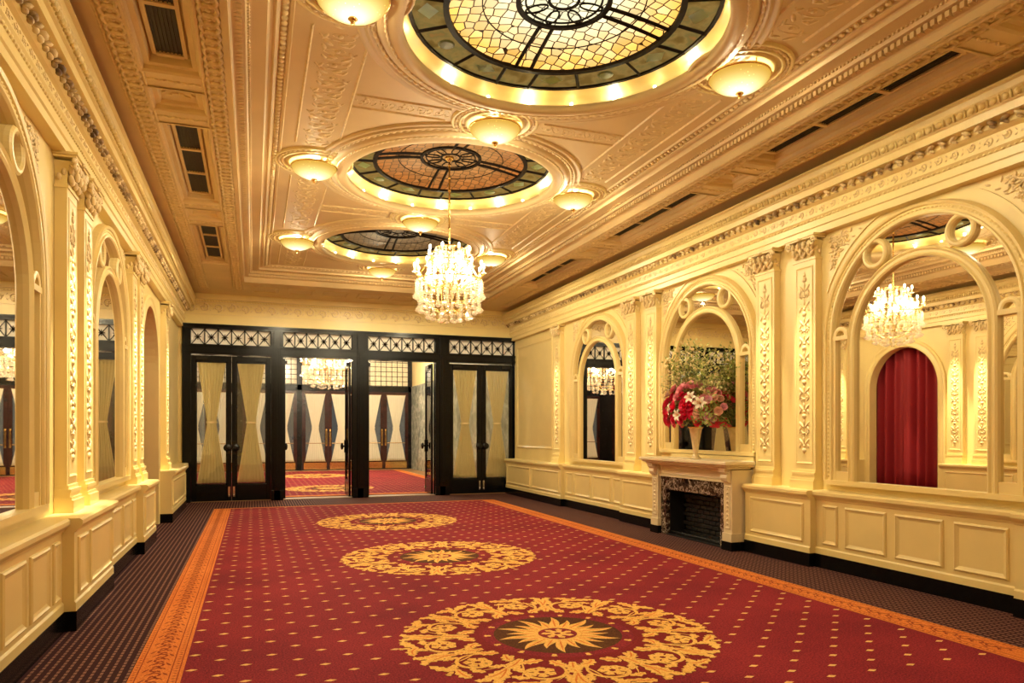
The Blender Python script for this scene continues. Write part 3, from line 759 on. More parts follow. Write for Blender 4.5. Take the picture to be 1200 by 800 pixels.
pil('R', 10.02, 'carved pilaster just left of the mantelpiece mirror')
pil('R', 10.66, 'carved pilaster just right of the narrow far mirror')
pil('R', 13.78, 'single carved pilaster left of the narrow far mirror')
pil('L', 6.80, 'nearest tall carved pilaster on the left wall')
pil('L', 7.42, 'second carved pilaster on the left wall, beside the narrow mirror')
pil('L', 10.14, 'third carved pilaster on the left wall, past the narrow mirror')
pil('L', 10.72, 'fourth carved pilaster on the left wall, at the edge of the archway')
pil('L', 13.75, 'last carved pilaster on the left wall, beside the black doors')
# sunk panel on the right wall near the doors, arch moulding of the left opening
b = MB(); u0, u1 = UU('R', 14.12, YB-.15); b.frame(u0+.1, u1-.1, 1.12, 3.55, 0, .07, .022)
o = wall_obj(b.build('trim_3', 'plaster'), 'R'); tag(o, 'tall plain moulded wall panel beside the black doors', 'wall panel', kind='structure')
b = MB(); R_ = (OPY1-OPY0)/2; b.arch([(R_, 0), (R_, -.05), (R_+.03, -.06), (R_+.10, -.045), (R_+.14, -.06), (R_+.17, -.04), (R_+.17, 0)], OPZ, 0, 36, cu=(OPY0+OPY1)/2)
o = wall_obj(b.build('trim_4', 'plaster'), 'L'); tag(o, 'cream moulded arch round the curtained opening', 'arch moulding', kind='structure')

# ------------------------------------------------------------------ crimson curtain in the left archway
def pleated(w, z0, z1, amp, waves, nx, nz, wfun=None, th=.01, seed=1):
    rnd = random.Random(seed); ph = [rnd.uniform(0, 6) for _ in range(3)]
    front, back = [], []
    for j in range(nz+1):
        t = j/nz; z = z0+(z1-z0)*t; ww = w*(wfun(t) if wfun else 1)
        k = amp*min(1.4, w/ww*.9 if ww < w else 1)
        row = []
        for i in range(nx+1):
            u = i/nx-.5
            d = k*(math.sin(2*PI*waves*u+ph[0])+.35*math.sin(2*PI*waves*2.3*u+ph[1]+t*.7)+.3*math.sin(2*PI*waves*.45*u+ph[2]))
            row.append((u*ww, d, z))
        front.append(row); back.append([(x, y+th, z) for x, y, z in row])
    b = MB(); b.smooth = True
    b.rings([f+bk[::-1] for f, bk in zip(front, back)], True, True, True)
    return b
b = pleated(2.5, .02, 3.7, .085, 9, 150, 6, None, .015, 4)
o = b.build('velvet_curtain', 'velvet'); o.location = (XL-.32, (OPY0+OPY1)/2, 0); o.rotation_euler = (0, 0, LW)
tag(o, 'crimson velvet curtain filling the archway, seen reflected in the largest mirror', 'curtain')

# ================================================================== black door screen at the end of the hall
BAYS = [(-1.25, .36), (.62, 2.12), (2.48, 4.06), (4.40, 6.05)]
HD = 3.16
def screen():
    s = thing('trim_5', 'black metal door screen with lattice transoms across the end of the hall', 'door frame', (0, YB, 0), 0, None, 'structure')
    posts = [(-1.42, -1.25), (.36, .62), (2.12, 2.48), (4.06, 4.40), (6.05, 6.22)]
    for (a, e) in posts:
        b = MB(); b.box(a, e, -.06, .16, 0, 3.80); m = (a+e)/2
        if e-a > .2:
            b.box(m-.07, m+.07, -.10, -.06, .0, 3.76); b.box(a-.0, e+.0, -.10, .0, 0, .22); b.box(m-.03, m+.03, -.115, -.1, .3, 3.3)
        bevel(b.build('post', 'black', s), .008)
    b = MB(); b.box(-1.42, 6.22, -.09, .16, 3.70, 3.80); b.box(-1.42, 6.22, -.12, .0, 3.76, 3.80); b.build('top_rail', 'black', s)
    b = MB(); b.box(-1.42, 6.22, -.08, .16, HD, 3.37); b.box(-1.42, 6.22, -.11, -.06, 3.20, 3.235); b.box(-1.42, 6.22, -.11, -.06, 3.33, 3.37); b.build('transom_rail', 'black', s)
    for (a, e) in BAYS:
        b = MB(); n = 6; w = (e-a)/n; zm = 3.535; hh = .165
        for k in range(n):
            x = a+(k+.5)*w
            b.box(x+w/2-.011, x+w/2+.011, .01, .05, 3.37, 3.70)
            for sgn in (-1, 1):
                b.tube([(x-w/2, .03, zm-sgn*hh), (x+w/2, .03, zm+sgn*hh)], .009, 4)
            for q in range(8):
                an = q*PI/4; b.ell((x+.038*math.cos(an), .02, zm+.038*math.sin(an)), (.034, .012, .012), an)
            b.lathe([(0, 0)], (x, .02, zm), 3) if False else None
            b.ell((x, .012, zm), (.022, .02, .022))
        b.build('lattice_grille', 'blackmetal', s)
    b = MB(); b.box(-1.25, 6.05, .06, .066, 3.37, 3.70); b.build('transom_glass', 'opal', s)
screen()
def door_leaf(w, name='door', num=1):
    """leaf with its hinge at local x=0, front -y"""
    o = None; st = .085; H = HD-.02; b = MB()
    b.box(0, st, -.025, .025, .01, H); b.box(w-st, w, -.025, .025, .01, H); b.box(st, w-st, -.025, .025, .01, .36); b.box(st, w-st, -.025, .025, H-.12, H)
    fr = b.build('door_%d' % num, 'black'); bevel(fr, .006)
    b = MB(); t = .03
    for (x0, x1, z0, z1) in ((st, st+t, .36, H-.12), (w-st-t, w-st, .36, H-.12), (st, w-st, .36, .36+t), (st, w-st, H-.12-t, H-.12)): b.box(x0, x1, -.015, .015, z0, z1)
    b.build('glazing_bead', 'blackmetal', fr)
    b = MB(); b.box(st+.01, w-st-.01, -.003, .003, .37, H-.13); b.build('pane', 'glass', fr)
    b = MB(); zc = 1.16; xk = w-st/2-.005
    b.box(xk-.055, xk+.04, -.045, -.025, zc-.15, zc+.15); b.tube([(xk-.02, -.03, zc), (xk-.02, -.09, zc)], .02, 8); b.ell((xk-.03, -.10, zc), (.085, .035, .085), 0, 14, 8)
    bevel(b.build('handle', 'blackmetal', fr), .01)
    b = MB(); b.box(xk-.02, xk+.02, -.035, -.024, .10, .32); b.ell((xk, -.04, .13), (.014, .014, .03)); b.build('floor_bolt', 'chrome', fr)
    b = MB(); b.box(.10, .32, -.075, -.025, H-.10, H-.03); b.box(.02, .36, -.055, -.045, H-.025, H-.012); b.build('door_closer', 'blackmetal', fr)
    return fr
hg = lambda t: .31+.69*abs(2*t-1.0)**1.02
def sash(w, h, m, label, group):
    b = pleated(w, 0, h, .005, 8, 64, 24, hg, .008, 2); o = b.build('sash_curtain', m); tag(o, label, 'curtain', group)
    t = MB(); t.rings([[(w*.19*math.cos(2*PI*k/16), .004+.022*math.sin(2*PI*k/16), h*.5+dz) for k in range(16)] for dz in (-.02, .02)], True, True, True); t.build('tie_band', m, o)
    t = MB(); t.tube([(-w*.52, .004, h), (w*.52, .004, h)], .009, 6); t.tube([(-w*.52, .004, .0), (w*.52, .004, .0)], .008, 6); t.build('curtain_rod', 'brass', o)
    return o
def doors():
    num = 1; names = {0: ['left leaf of the left closed pair', 'right leaf of the left closed pair'], 3: ['left leaf of the right closed pair', 'right leaf of the right closed pair']}
    for bi in (0, 3):
        a, e = BAYS[bi]; w = (e-a)/2-.004
        for k in range(2):
            d = door_leaf(w, num=num); num += 1
            if k == 0: d.location = (a+.002, YB+.04, 0)
            else: d.location = (e-.002, YB+.04, 0); d.scale = (-1, 1, 1)
            tag(d, 'black glazed door, '+names[bi][k]+' at the end of the hall', 'door', kind='structure')
            c = sash(w-.22, 2.62, 'curt', 'cream hourglass curtain tied at the middle on the '+names[bi][k], 'hourglass curtains on the closed doors')
            cx = a+w/2+.005 if k == 0 else e-w/2-.005
            c.location = (cx, YB+.052, .40)
    for bi, (pos) in ((1, 'left'), (2, 'right')):
        a, e = BAYS[bi]; w = (e-a)/2-.004
        for k in range(2):
            d = door_leaf(w, num=num); num += 1
            if k == 0: d.location = (a+.03, YB+.17, 0); d.rotation_euler = (0, 0, math.radians(93))
            else: d.location = (e-.03, YB+.17, 0); d.scale = (-1, 1, 1); d.rotation_euler = (0, 0, math.radians(-90 if bi == 1 else -92))
            tag(d, 'black glazed door swung open into the lobby, %s leaf of the %s doorway' % (('left', 'right')[k], pos), 'door', kind='structure')
doors()
b = MB(); b.box(-1.42, 6.22, YB-.02, YB+.30, -.02, .012)
tag(b.build('door_threshold', 'tan'), 'dark tan threshold strip under the black doors', 'threshold', kind='structure')

# ================================================================== lobby beyond
LY = 29.0; LXR = 6.1; LXL = -3.2; LZ = 4.75
def lobby():
    b = MB(); b.box(LXL-.2, LXR+.2, YB+.0, LY+.3, -.05, -.001); tag(b.build('floor_lobby', 'tan'), 'tan lobby floor round the far red carpet', 'floor', kind='structure')
    b = MB(); b.box(LXL-.2, LXR+.2, YB+.28, LY+.2, LZ, LZ+.1); tag(b.build('ceiling_lobby', 'white'), 'cream lobby ceiling seen through the doors', 'ceiling', kind='structure')
    b = MB(); b.box(LXR, LXR+.15, YB+.28, LY+.2, 0, LZ); w = tag(b.build('wall_lobby_right', 'plaster'), 'cream lobby side wall above the grey marble', 'wall', kind='structure')
    b = MB(); b.box(LXR-.03, LXR, YB+.3, LY, .0, 3.28); b.box(LXR-.045, LXR, YB+.3, LY, 3.28, 3.34); b.build('marble_cladding', 'greymarble', w)
    g = MB(); g.box(LXR-.05, LXR-.03, 24.2, 24.8, .35, .95)
    for k in range(5): g.box(LXR-.056, LXR-.05, 24.25+k*.11, 24.30+k*.11, .4, .9)
    tag(g.build('wall_vent', 'vent'), 'grey louvred vent low on the marble lobby wall', 'vent')
    b = MB(); b.box(LXL-.15, LXL, YB+.28, LY+.2, 0, LZ); tag(b.build('wall_lobby_left', 'wood'), 'dark wood lobby side wall', 'wall', kind='structure')
    b = MB(); b.box(LXL-.2, LXR+.2, LY, LY+.2, 4.42, LZ); tag(b.build('wall_lobby_back', 'plaster'), 'cream lobby wall above the street doors', 'wall', kind='structure')
    # street doors: pairs 2.18 wide
    PWD = 2.16; cs = [4.95, 2.77, .60, -1.56]
    b = MB()
    for c_ in cs+[cs[-1]-PWD]: b.box(c_+PWD/2-.09, c_+PWD/2+.09, LY-.06, LY+.12, 0, 4.42)
    b.box(LXL, LXR, LY-.06, LY+.12, 3.12, 3.34); b.box(LXL, LXR, LY-.05, LY+.12, 4.36, 4.44); b.box(LXL, LXL+.56, LY-.03, LY+.12, 0, 4.4)
    tag(b.build('trim_6', 'blackmetal'), 'dark frame holding the street doors at the far end of the lobby', 'door frame', kind='structure')
    num = 1
    words_ = ['first pair from the marble wall', 'second pair from the marble wall', 'third pair from the marble wall', 'fourth pair from the marble wall']
    for i, c_ in enumerate(cs):
        win = MB(); xa, xb = c_-PWD/2+.09, c_+PWD/2-.09
        win.box(xa, xb, LY+.02, LY+.026, 3.34, 4.36); wo = win.build('window_%d' % (i+1), 'leaded'); tag(wo, 'leaded transom window over street doors, '+words_[i], 'window', kind='structure')
        l = MB()
        for k in range(10): x = xa+(xb-xa)*k/9; l.box(x-.010, x+.010, LY-.005, LY+.015, 3.34, 4.36)
        for k in range(6): z = 3.36+k*.19; l.box(xa, xb, LY-.005, LY+.015, z-.010, z+.010)
        l.build('leading', 'paint_line', wo)
        for k in range(2):
            w = (xb-xa)/2-.004; st = .13; H = 3.11; d = MB(); s0 = xa if k == 0 else xb-w
            d.box(0, st, -.03, .03, .01, H); d.box(w-st, w, -.03, .03, .01, H); d.box(st, w-st, -.03, .03, .01, .34); d.box(st, w-st, -.03, .03, H-.14, H)
            do = d.build('door_%d' % (20+num), 'wood'); num += 1; do.location = (s0, LY, 0)
            tag(do, 'dark wood glazed street door, %s leaf of the %s' % (('left', 'right')[k], words_[i]), 'door', kind='structure')
            p = MB(); p.box(st, w-st, -.003, .003, .34, H-.14); p.build('pane', 'glass', do)
            hh = MB(); xk = w-.07 if k == 0 else .07
            hh.tube([(xk, -.03, 1.0), (xk, -.09, 1.02), (xk, -.09, 1.55), (xk, -.03, 1.57)], .016, 6); hh.box(xk-.03, xk+.03, -.034, -.028, .95, 1.62); hh.build('handle', 'brass', do)
            kk = MB(); kk.box(.06, w-.06, -.036, -.03, .04, .30); kk.build('kick_plate', 'brass', do)
            pu = MB(); pu.tube([(st, -.06, 1.06), (w-st, -.06, 1.06)], .014, 6); pu.build('push_bar', 'brass', do)
            cu = sash(w-.22, 2.64, 'curtw', 'ivory hourglass curtain, %s leaf, street doors, %s' % (('left', 'right')[k], words_[i]), 'hourglass curtains on the street doors')
            cu.location = (s0+w/2, LY-.052, .35)
    point('lobby_fill_light', (1.2, 23.5, 4.3), P_LOBBY*1.6, .3, None, (1, .88, .66)); point('lobby_fill_light', (4.4, 25.5, 4.3), P_LOBBY*1.3, .3, None, (1, .88, .66))
    point('lobby_fill_light', (-1.6, 24.5, 4.3), P_LOBBY, .3, None, (1, .88, .66))  # lobby points added to brighten its ceiling and the transoms, no fixtures
lobby()

# ================================================================== carpets with woven pattern
def leafstrip(b, pts, w, lobes=3, z=0):
    """a leaf along a spine; lobed leaves get pointed, swept-forward lobes like woven acanthus"""
    n = len(pts)-1; L, R = [], []
    for i, (x, y) in enumerate(pts):
        x0, y0 = pts[max(i-1, 0)]; x1, y1 = pts[min(i+1, n)]; dx, dy = x1-x0, y1-y0; d = math.hypot(dx, dy) or 1; t = i/n
        saw = 1-.62*((lobes*t*1.0) % 1.0) if lobes else 1
        ww = w*math.sin(PI*min(1, t*.95+.07))**.7*saw; f = ww*(.45 if lobes else 0)
        L.append((x-dy/d*ww+dx/d*f, y+dx/d*ww+dy/d*f, z)); R.append((x+dy/d*ww+dx/d*f, y-dx/d*ww+dy/d*f, z))
    b.rings([L, R], False)
def medallion(b, cx, cy, R, z, mats):
    gold, deep, olive, orange, red = mats
    def disc(r, zz, m, n=64):
        b.cur = m; b.add([(cx+r*math.cos(2*PI*k/n), cy+r*math.sin(2*PI*k/n), zz) for k in range(n)], [tuple(range(n))])
    disc(R*.985, z, deep, 72)
    P = lambda r, a: (cx+R*r*math.cos(a), cy+R*r*math.sin(a))
    n = 12
    def spine(r0, a0, r1, a1, bow, m=12, swing=.0):
        return [P(r0+(r1-r0)*t/m+swing*math.sin(PI*t/m), a0+(a1-a0)*t/m+bow*math.sin(PI*t/m)) for t in range(m+1)]
    zl = [z+.0006]
    def lf(pts, w, lb, m):
        zl[0] += .0000045; b.cur = m; leafstrip(b, pts, R*w*(1.38 if lb > 1 else 1), lb, zl[0])
    st = 2*PI/n
    for k in range(n):
        a0 = st*k; s_ = 1 if k % 2 else -1
        ccx, ccy = P(.75, a0); spir = []
        for t in range(26):
            q = t/25; rr = R*.15*(1-.82*q); an = a0+PI+s_*(.4+q*7.6); spir.append((ccx+rr*math.cos(an), ccy+rr*math.sin(an)))
        lf(spir, .014, 0, gold)
        for q in range(6):          # flower inside the scroll
            an = a0+q*PI/3+.3; lf([(ccx+R*(.012+.075*t/6)*math.cos(an), ccy+R*(.012+.075*t/6)*math.sin(an)) for t in range(7)], .024, 2, gold)
        for q in range(5):          # leaves thrown off the scroll
            an = a0+PI+s_*(.7+q*.95); r_ = .15*(1-.09*q); p0 = (ccx+R*r_*math.cos(an), ccy+R*r_*math.sin(an)); d_ = an+s_*.75
            lf([(p0[0]+R*.105*t/8*math.cos(d_+s_*.5*t/8), p0[1]+R*.105*t/8*math.sin(d_+s_*.5*t/8)) for t in range(9)], .027, 3, gold)
        for (r0, a1, r1, a2, w, lb) in ((.54, .08, .63, .40, .030, 4), (.54, -.08, .63, -.40, .030, 4), (.91, -.02, .975, .30, .030, 4), (.91, .02, .985, -.32, .030, 4),
                                        (.56, .5, .76, .5, .036, 4), (.74, .5, .95, .42, .034, 4), (.74, .5, .95, .58, .034, 4), (.90, .5, 1.0, .36, .024, 3), (.90, .5, 1.0, .66, .024, 3), (.95, .0, 1.015, .02, .018, 2), (.535, .25, .60, .30, .02, 2), (.535, -.25, .60, -.3, .02, 2)):
            lf(spine(r0, a0+st*a1, r1, a0+st*a2, st*.03*s_, 12, .015), w, lb, gold)
        for (r0, a1, r1, a2) in ((.55, .10, .62, .38), (.55, -.10, .62, -.38), (.915, .0, .97, .28), (.57, .5, .74, .5), (.75, .5, .93, .43), (.75, .5, .93, .57)):
            lf(spine(r0, a0+st*a1, r1, a0+st*a2, st*.03*s_, 8, .015), .006, 0, orange)
        for (r0, a1, r1, a2) in ((.60, .44, .88, .20), (.60, .56, .88, .80)): lf(spine(r0, a0+st*a1, r1, a0+st*a2, st*.06, 12), .006, 0, gold)
    disc(R*.485, z+.0014, red); disc(R*.41, z+.0017, olive); zl[0] = z+.0019
    for k in range(20):
        a = 2*PI*k/20; l = (.40, .33)[k % 2]
        lf([P(.10+(l-.10)*t/8, a+.03*math.sin(t*.9)) for t in range(9)], .046 if k % 2 == 0 else .038, 1, gold)
        lf([P(.14+(l-.17)*t/5, a) for t in range(6)], .006, 0, orange)
    for k in range(14):
        a = 2*PI*(k+.5)/14; lf([P(.425+.05*t/5, a) for t in range(6)], .018, 2, gold)
    disc(R*.150, z+.0024, gold, 32); disc(R*.125, z+.0027, red, 32); zl[0] = z+.0029
    for k in range(7):
        a = 2*PI*k/7; lf([P(.015+.095*t/5, a+.05*t) for t in range(6)], .022, 2, gold)
def carpet(name, x0, x1, y0, y1, meds, R, label, bw=.30, dots=True, ylo=None):
    ms = ['cred', 'cdot', 'cgold', 'cdeep', 'colive', 'corange', 'crust']
    b = MB(); z = .012; b.cur = 0
    b.box(x0, x1, y0, y1, .0, z)
    # border
    b.cur = 5
    zb = z+.0008
    q = lambda xa, xb, ya, yb, zz: b.add([(xa, ya, zz), (xb, ya, zz), (xb, yb, zz), (xa, yb, zz)], [(0, 1, 2, 3)])
    q(x0, x0+bw, y0, y1, zb); q(x1-bw, x1, y0, y1, zb); q(x0+bw, x1-bw, y1-.09, y1, zb); q(x0+bw, x1-bw, y0, y0+bw, zb)
    b.cur = 6
    for xx in (x0+.035, x0+bw-.075, x0+bw-.028, x1-.04, x1-bw+.07, x1-bw+.022): q(xx, xx+.007, y0, y1, zb+.0004)
    for (xa, m) in ((x0, 1), (x1-bw, -1)):
        xc = xa+bw/2+(-.012 if m == 1 else .012); y = max(y0, ylo or y0)+.06; k = 0
        while y < y1-.08:
            s = 1 if k % 2 else -1
            leafstrip(b, [(xc+s*(.055-.05*t/12)*math.cos(t*.55)*1.0, y+(.055-.05*t/12)*math.sin(t*.55)*1.0) for t in range(12)], .008, 0, zb+.0006)
            leafstrip(b, [(xc-s*.03+s*.07*t/5, y+.05+.035*math.sin(t)) for t in range(6)], .013, 1, zb+.0006)
            leafstrip(b, [(xc-s*.075+s*.008*t, y-.02+.016*t) for t in range(5)], .011, 1, zb+.0006)
            for e in (-1, 1): b.ell((xc+e*.118, y, zb), (.014, .0004, .008), 0, 4, 2, 'xy'); b.ell((xc+e*.118, y+.05, zb), (.014, .0004, .008), 0, 4, 2, 'xy')
            y += .10; k += 1
    b.cur = 1; st = .160; row = 0; y = max(y0, ylo or y0)+.05
    while y < y1-.14:
        off = 0 if row % 2 else st
        x = x0+bw+.045+off
        while x < x1-bw-.04:
            if all(math.hypot(x-mx, y-my) > R+.04 for mx, my in meds):
                h, w = .020, .038
                b.add([(x-w, y, z+.0008), (x-w*.45, y-h*.55, z+.0008), (x, y-h, z+.0008), (x+w*.45, y-h*.55, z+.0008), (x+w, y, z+.0008), (x+w*.45, y+h*.55, z+.0008), (x, y+h, z+.0008), (x-w*.45, y+h*.55, z+.0008)], [tuple(range(8))])
            x += st*2
        y += st; row += 1
    for (mx, my) in meds: medallion(b, mx, my, R, z+.0008, (2, 3, 4, 5, 0))
    o = b.build(name, ms); tag(o, label, 'carpet'); return o
carpet('patterned_carpet', -.71, 4.98, YF+.2, 15.0, [(2.11, 4.86), (2.10, 8.38), (2.12, 12.0)], 1.15, 'large crimson carpet with gold medallions, dots and an orange border in the hall', ylo=3.4)
carpet('lobby_carpet', -2.4, 5.45, 17.2, 28.2, [(1.9, 19.5), (1.9, 25.2)], 1.15, 'crimson carpet with gold medallions beyond the open doors', ylo=17.2)

# ================================================================== chandeliers
def chandelier(name, label, x, y, zt, R, H, rodtop, power, cat='chandelier', nl=5):
    r = thing(name, label, cat, (x, y, zt), 0)
    b = MB(); b.tube([(0, 0, rodtop-zt), (0, 0, -.05)], .012, 8); b.lathe([(.0, rodtop-zt), (.06, rodtop-zt), (.05, rodtop-zt-.03), (.015, rodtop-zt-.06)], n=16)
    k = 0
    while rodtop-zt-.1-k*.16 > 0: b.ell((0, 0, rodtop-zt-.1-k*.16), (.02, .02, .02)); k += 1
    b.build('hanging_rod', 'brass', r, True)
    b = MB(); b.lathe([(.015, -.05*H), (.05, -.1*H), (.03, -.2*H), (.055, -.35*H), (.03, -.5*H), (.07, -.62*H), (.04, -.72*H), (.06, -.8*H), (.0, -.9*H)], n=16); b.build('centre_column', 'crystal', r, True)
    b = MB()
    tiers = [(.40, .03), (.62, .22), (.97, .46), (.90, .66), (.62, .80), (.30, .88)]
    for rr, dz in tiers: b.tube([(R*rr*math.cos(2*PI*k/32), R*rr*math.sin(2*PI*k/32), -H*dz) for k in range(33)], .007, 5, False)
    for k in range(8):
        a = 2*PI*k/8; b.tube([(R*q*math.cos(a), R*q*math.sin(a), -H*d) for q, d in [(.06, 0)]+tiers], .005, 4)
    b.build('metal_frame', 'brass', r)
    sm = MB()          # one strand: beads and a drop
    for k in range(5): zz = -.08-.13*k; sm.rings([[(.016*math.cos(2*PI*j/6)*q, .016*math.sin(2*PI*j/6)*q, zz+dz) for j in range(6)] for q, dz in ((.1, .06), (1, 0), (.1, -.06))], True)
    sm.rings([[(q*math.cos(2*PI*j/6), .6*q*math.sin(2*PI*j/6), z_) for j in range(6)] for q, z_ in ((.004, -.68), (.020, -.76), (.032, -.88), (.018, -.96), (.002, -1))], True)
    first = None
    for (rr, dz), n, ln in zip(tiers, (12, 16, 28, 20, 13, 8), (.24, .27, .25, .22, .17, .13)):
        for k in range(n):
            a = 2*PI*(k+.5*(n % 3))/n
            if first is None: first = sm.build('crystal_strand', 'chcrystal', r); st = first
            else: st = first.copy(); C.objects.link(st); st.parent = r
            st.location = (R*rr*math.cos(a), R*rr*math.sin(a), -H*dz); st.scale = (1.6, 1.6, H*ln); st.rotation_euler = (0, 0, a)
    bo = MB(); bo.lathe([(.004, 0), (.03, .005), (.036, .015)], n=10); bo.tube([(0, 0, .01), (0, 0, .07)], .011, 6)
    fl = MB(); fl.ell((0, 0, .10), (.015, .015, .034), 0, 6, 5); fl.v = [(x_, y_, .10+(z_-.10)) for x_, y_, z_ in fl.v]
    fb = ff = None
    for (rr, dz, n) in ((1.02, .36, 14), (.62, .15, 8)):
        for k in range(n):
            a = 2*PI*k/n+.2; ca, sa = math.cos(a), math.sin(a)
            ar = MB(); q = R*rr
            ar.tube([(.02*ca, .02*sa, -H*(dz+.12)), (q*.4*ca, q*.4*sa, -H*(dz+.20)), (q*.8*ca, q*.8*sa, -H*(dz+.12)), (q*ca, q*sa, -H*dz)], .008, 5)
            ao = ar.build('arm', 'brass', r)
            if fb is None: fb = bo.build('candle_cup', 'curtw', ao); ff = fl.build('candle_bulb', 'candle', ao, True); cu, fo = fb, ff
            else: cu = fb.copy(); fo = ff.copy(); C.objects.link(cu); C.objects.link(fo); cu.parent = ao; fo.parent = ao
            cu.location = fo.location = (q*ca, q*sa, -H*dz)
    for k in range(nl):
        a = 2*PI*k/nl; point('chandelier_light', (R*.7*math.cos(a), R*.7*math.sin(a), -H*.33), power/nl, .05, r, BULB)
    return r
chandelier('crystal_chandelier', 'crystal chandelier hanging on a long rod inside the hall', CX-.02, DOMES[2][1], 3.86, .43, .96, ZC+.262, P_CHAN*5)
chandelier('lobby_chandelier', 'round glowing crystal chandelier in the lobby beyond the open doors', 1.9, 19.6, 3.75, .72, 1.1, LZ, P_CHAN*8)

# ================================================================== fireplace
def fireplace():
    Y0, Y1 = 7.54, 9.46; yc = (Y0+Y1)/2; W = (Y1-Y0)/2; D = .40          # front of legs .40 m from the wall
    r = thing('fireplace', 'cream mantelpiece with black marble surround under the flower vase', 'fireplace', on_wall('R', yc), RW)
    lw = .17
    for s in (-1, 1):
        b = MB(); x0, x1 = s*W, s*(W-lw)
        b.box(x0, x1, -D, 0, .11, 1.02); b.box(x0+s*.012, x1-s*.012, -D-.015, 0, .11, .22)
        a, e = min(x0, x1), max(x0, x1); b.frame(a+.03, e-.03, .27, .82, -D, .03, .012)
        lo = bevel(b.build('pilaster_leg', 'mantel', r), .006)
        c = MB(); c.smooth = True
        for k in range(9): c.ell((s*(W-lw/2), -D-.006, .34+k*.055), (.024, .012, .018), .5 if k % 2 else -.5)
        c.build('carved_drop', 'mantel', lo, True)
        c = MB(); cx = s*(W-lw/2); pr = [(-D-.005, .86), (-D-.05, .88), (-D-.07, .92), (-D-.055, .96), (-D-.09, .99), (-D-.10, 1.04), (-D, 1.04)]
        c.rings([[(cx-.065, y, z) for y, z in pr], [(cx+.065, y, z) for y, z in pr]], True, True, True)
        for e2 in (-1, 1): c.tube([(cx+e2*.068, -D-.055+.03*math.cos(t*.7)*(1-t/14), 1.0+.03*math.sin(t*.7)*(1-t/14)) for t in range(12)], .008, 5)
        c.build('corbel', 'mantel', r)
        c = MB(); c.box(x0+s*.02, x1-s*.02, -D-.02, 0, 0, .11); c.build('plinth', 'black', r)
    b = MB(); b.box(-W+lw, W-lw, -D+.04, 0, .86, 1.04); b.frame(-W+lw+.05, W-lw-.05, .88, 1.02, -D+.04, .03, .010); b.box(-W+lw, W-lw, -D+.02, -D+.05, .85, .875); b.build('frieze_board', 'mantel', r)
    b = MB()
    b.box(-W-.02, W+.02, -D-.10, -.12, 1.03, 1.06); b.box(-W-.06, W+.06, -D-.14, -.12, 1.06, 1.085); b.box(-W-.10, W+.10, -D-.17, -.12, 1.085, 1.13); b.box(-W, W, -.13, 0, 1.04, 1.13); bevel(b.build('mantel_shelf', 'mantel', r), .01)
    # marble slips
    iw = W-lw; ms = .14; b = MB()
    b.box(-iw, -iw+ms, -D+.05, -D+.12, 0, .66); b.box(iw-ms, iw, -D+.05, -D+.12, 0, .66); b.box(-iw, iw, -D+.05, -D+.12, .66, .86); bevel(b.build('marble_surround', 'marble', r), .006)
    b = MB(); ow = iw-ms
    b.box(-ow-.02, ow+.02, -.03, 0, 0, .70); b.box(-ow-.03, -ow, -D+.12, 0, 0, .70); b.box(ow, ow+.03, -D+.12, 0, 0, .70); b.box(-ow, ow, -D+.12, 0, .67, .70); b.box(-ow, ow, -D+.05, 0, 0, .012)
    b.build('firebox', 'brick', r)
    b = MB(); nb = 9; rows = 10; hgt = .066
    for j in range(rows):
        for i in range(nb):
            w = 2*ow/nb; x = -ow+i*w+(w/2 if j % 2 else 0)
            if x+w*.96 > ow: continue
            b.box(x+.006, x+w-.006, -.055, -.03, j*hgt+.006, (j+1)*hgt-.006)
    bevel(b.build('fireback_brickwork', 'brick', r), .006)
    b = MB(); b.box(-ow, ow, -D+.10, -D+.125, .0, .03); b.tube([(-ow+.02, -D+.11, .05), (ow-.02, -D+.11, .05)], .012, 6); b.build('hearth_fender', 'blackmetal', r)
    b = MB(); b.box(-W, W, -.03, 0, .0, 1.185); b.box(-W, W, -.07, 0, 1.13, 1.18); b.build('back_board', 'plaster', r)
fireplace()

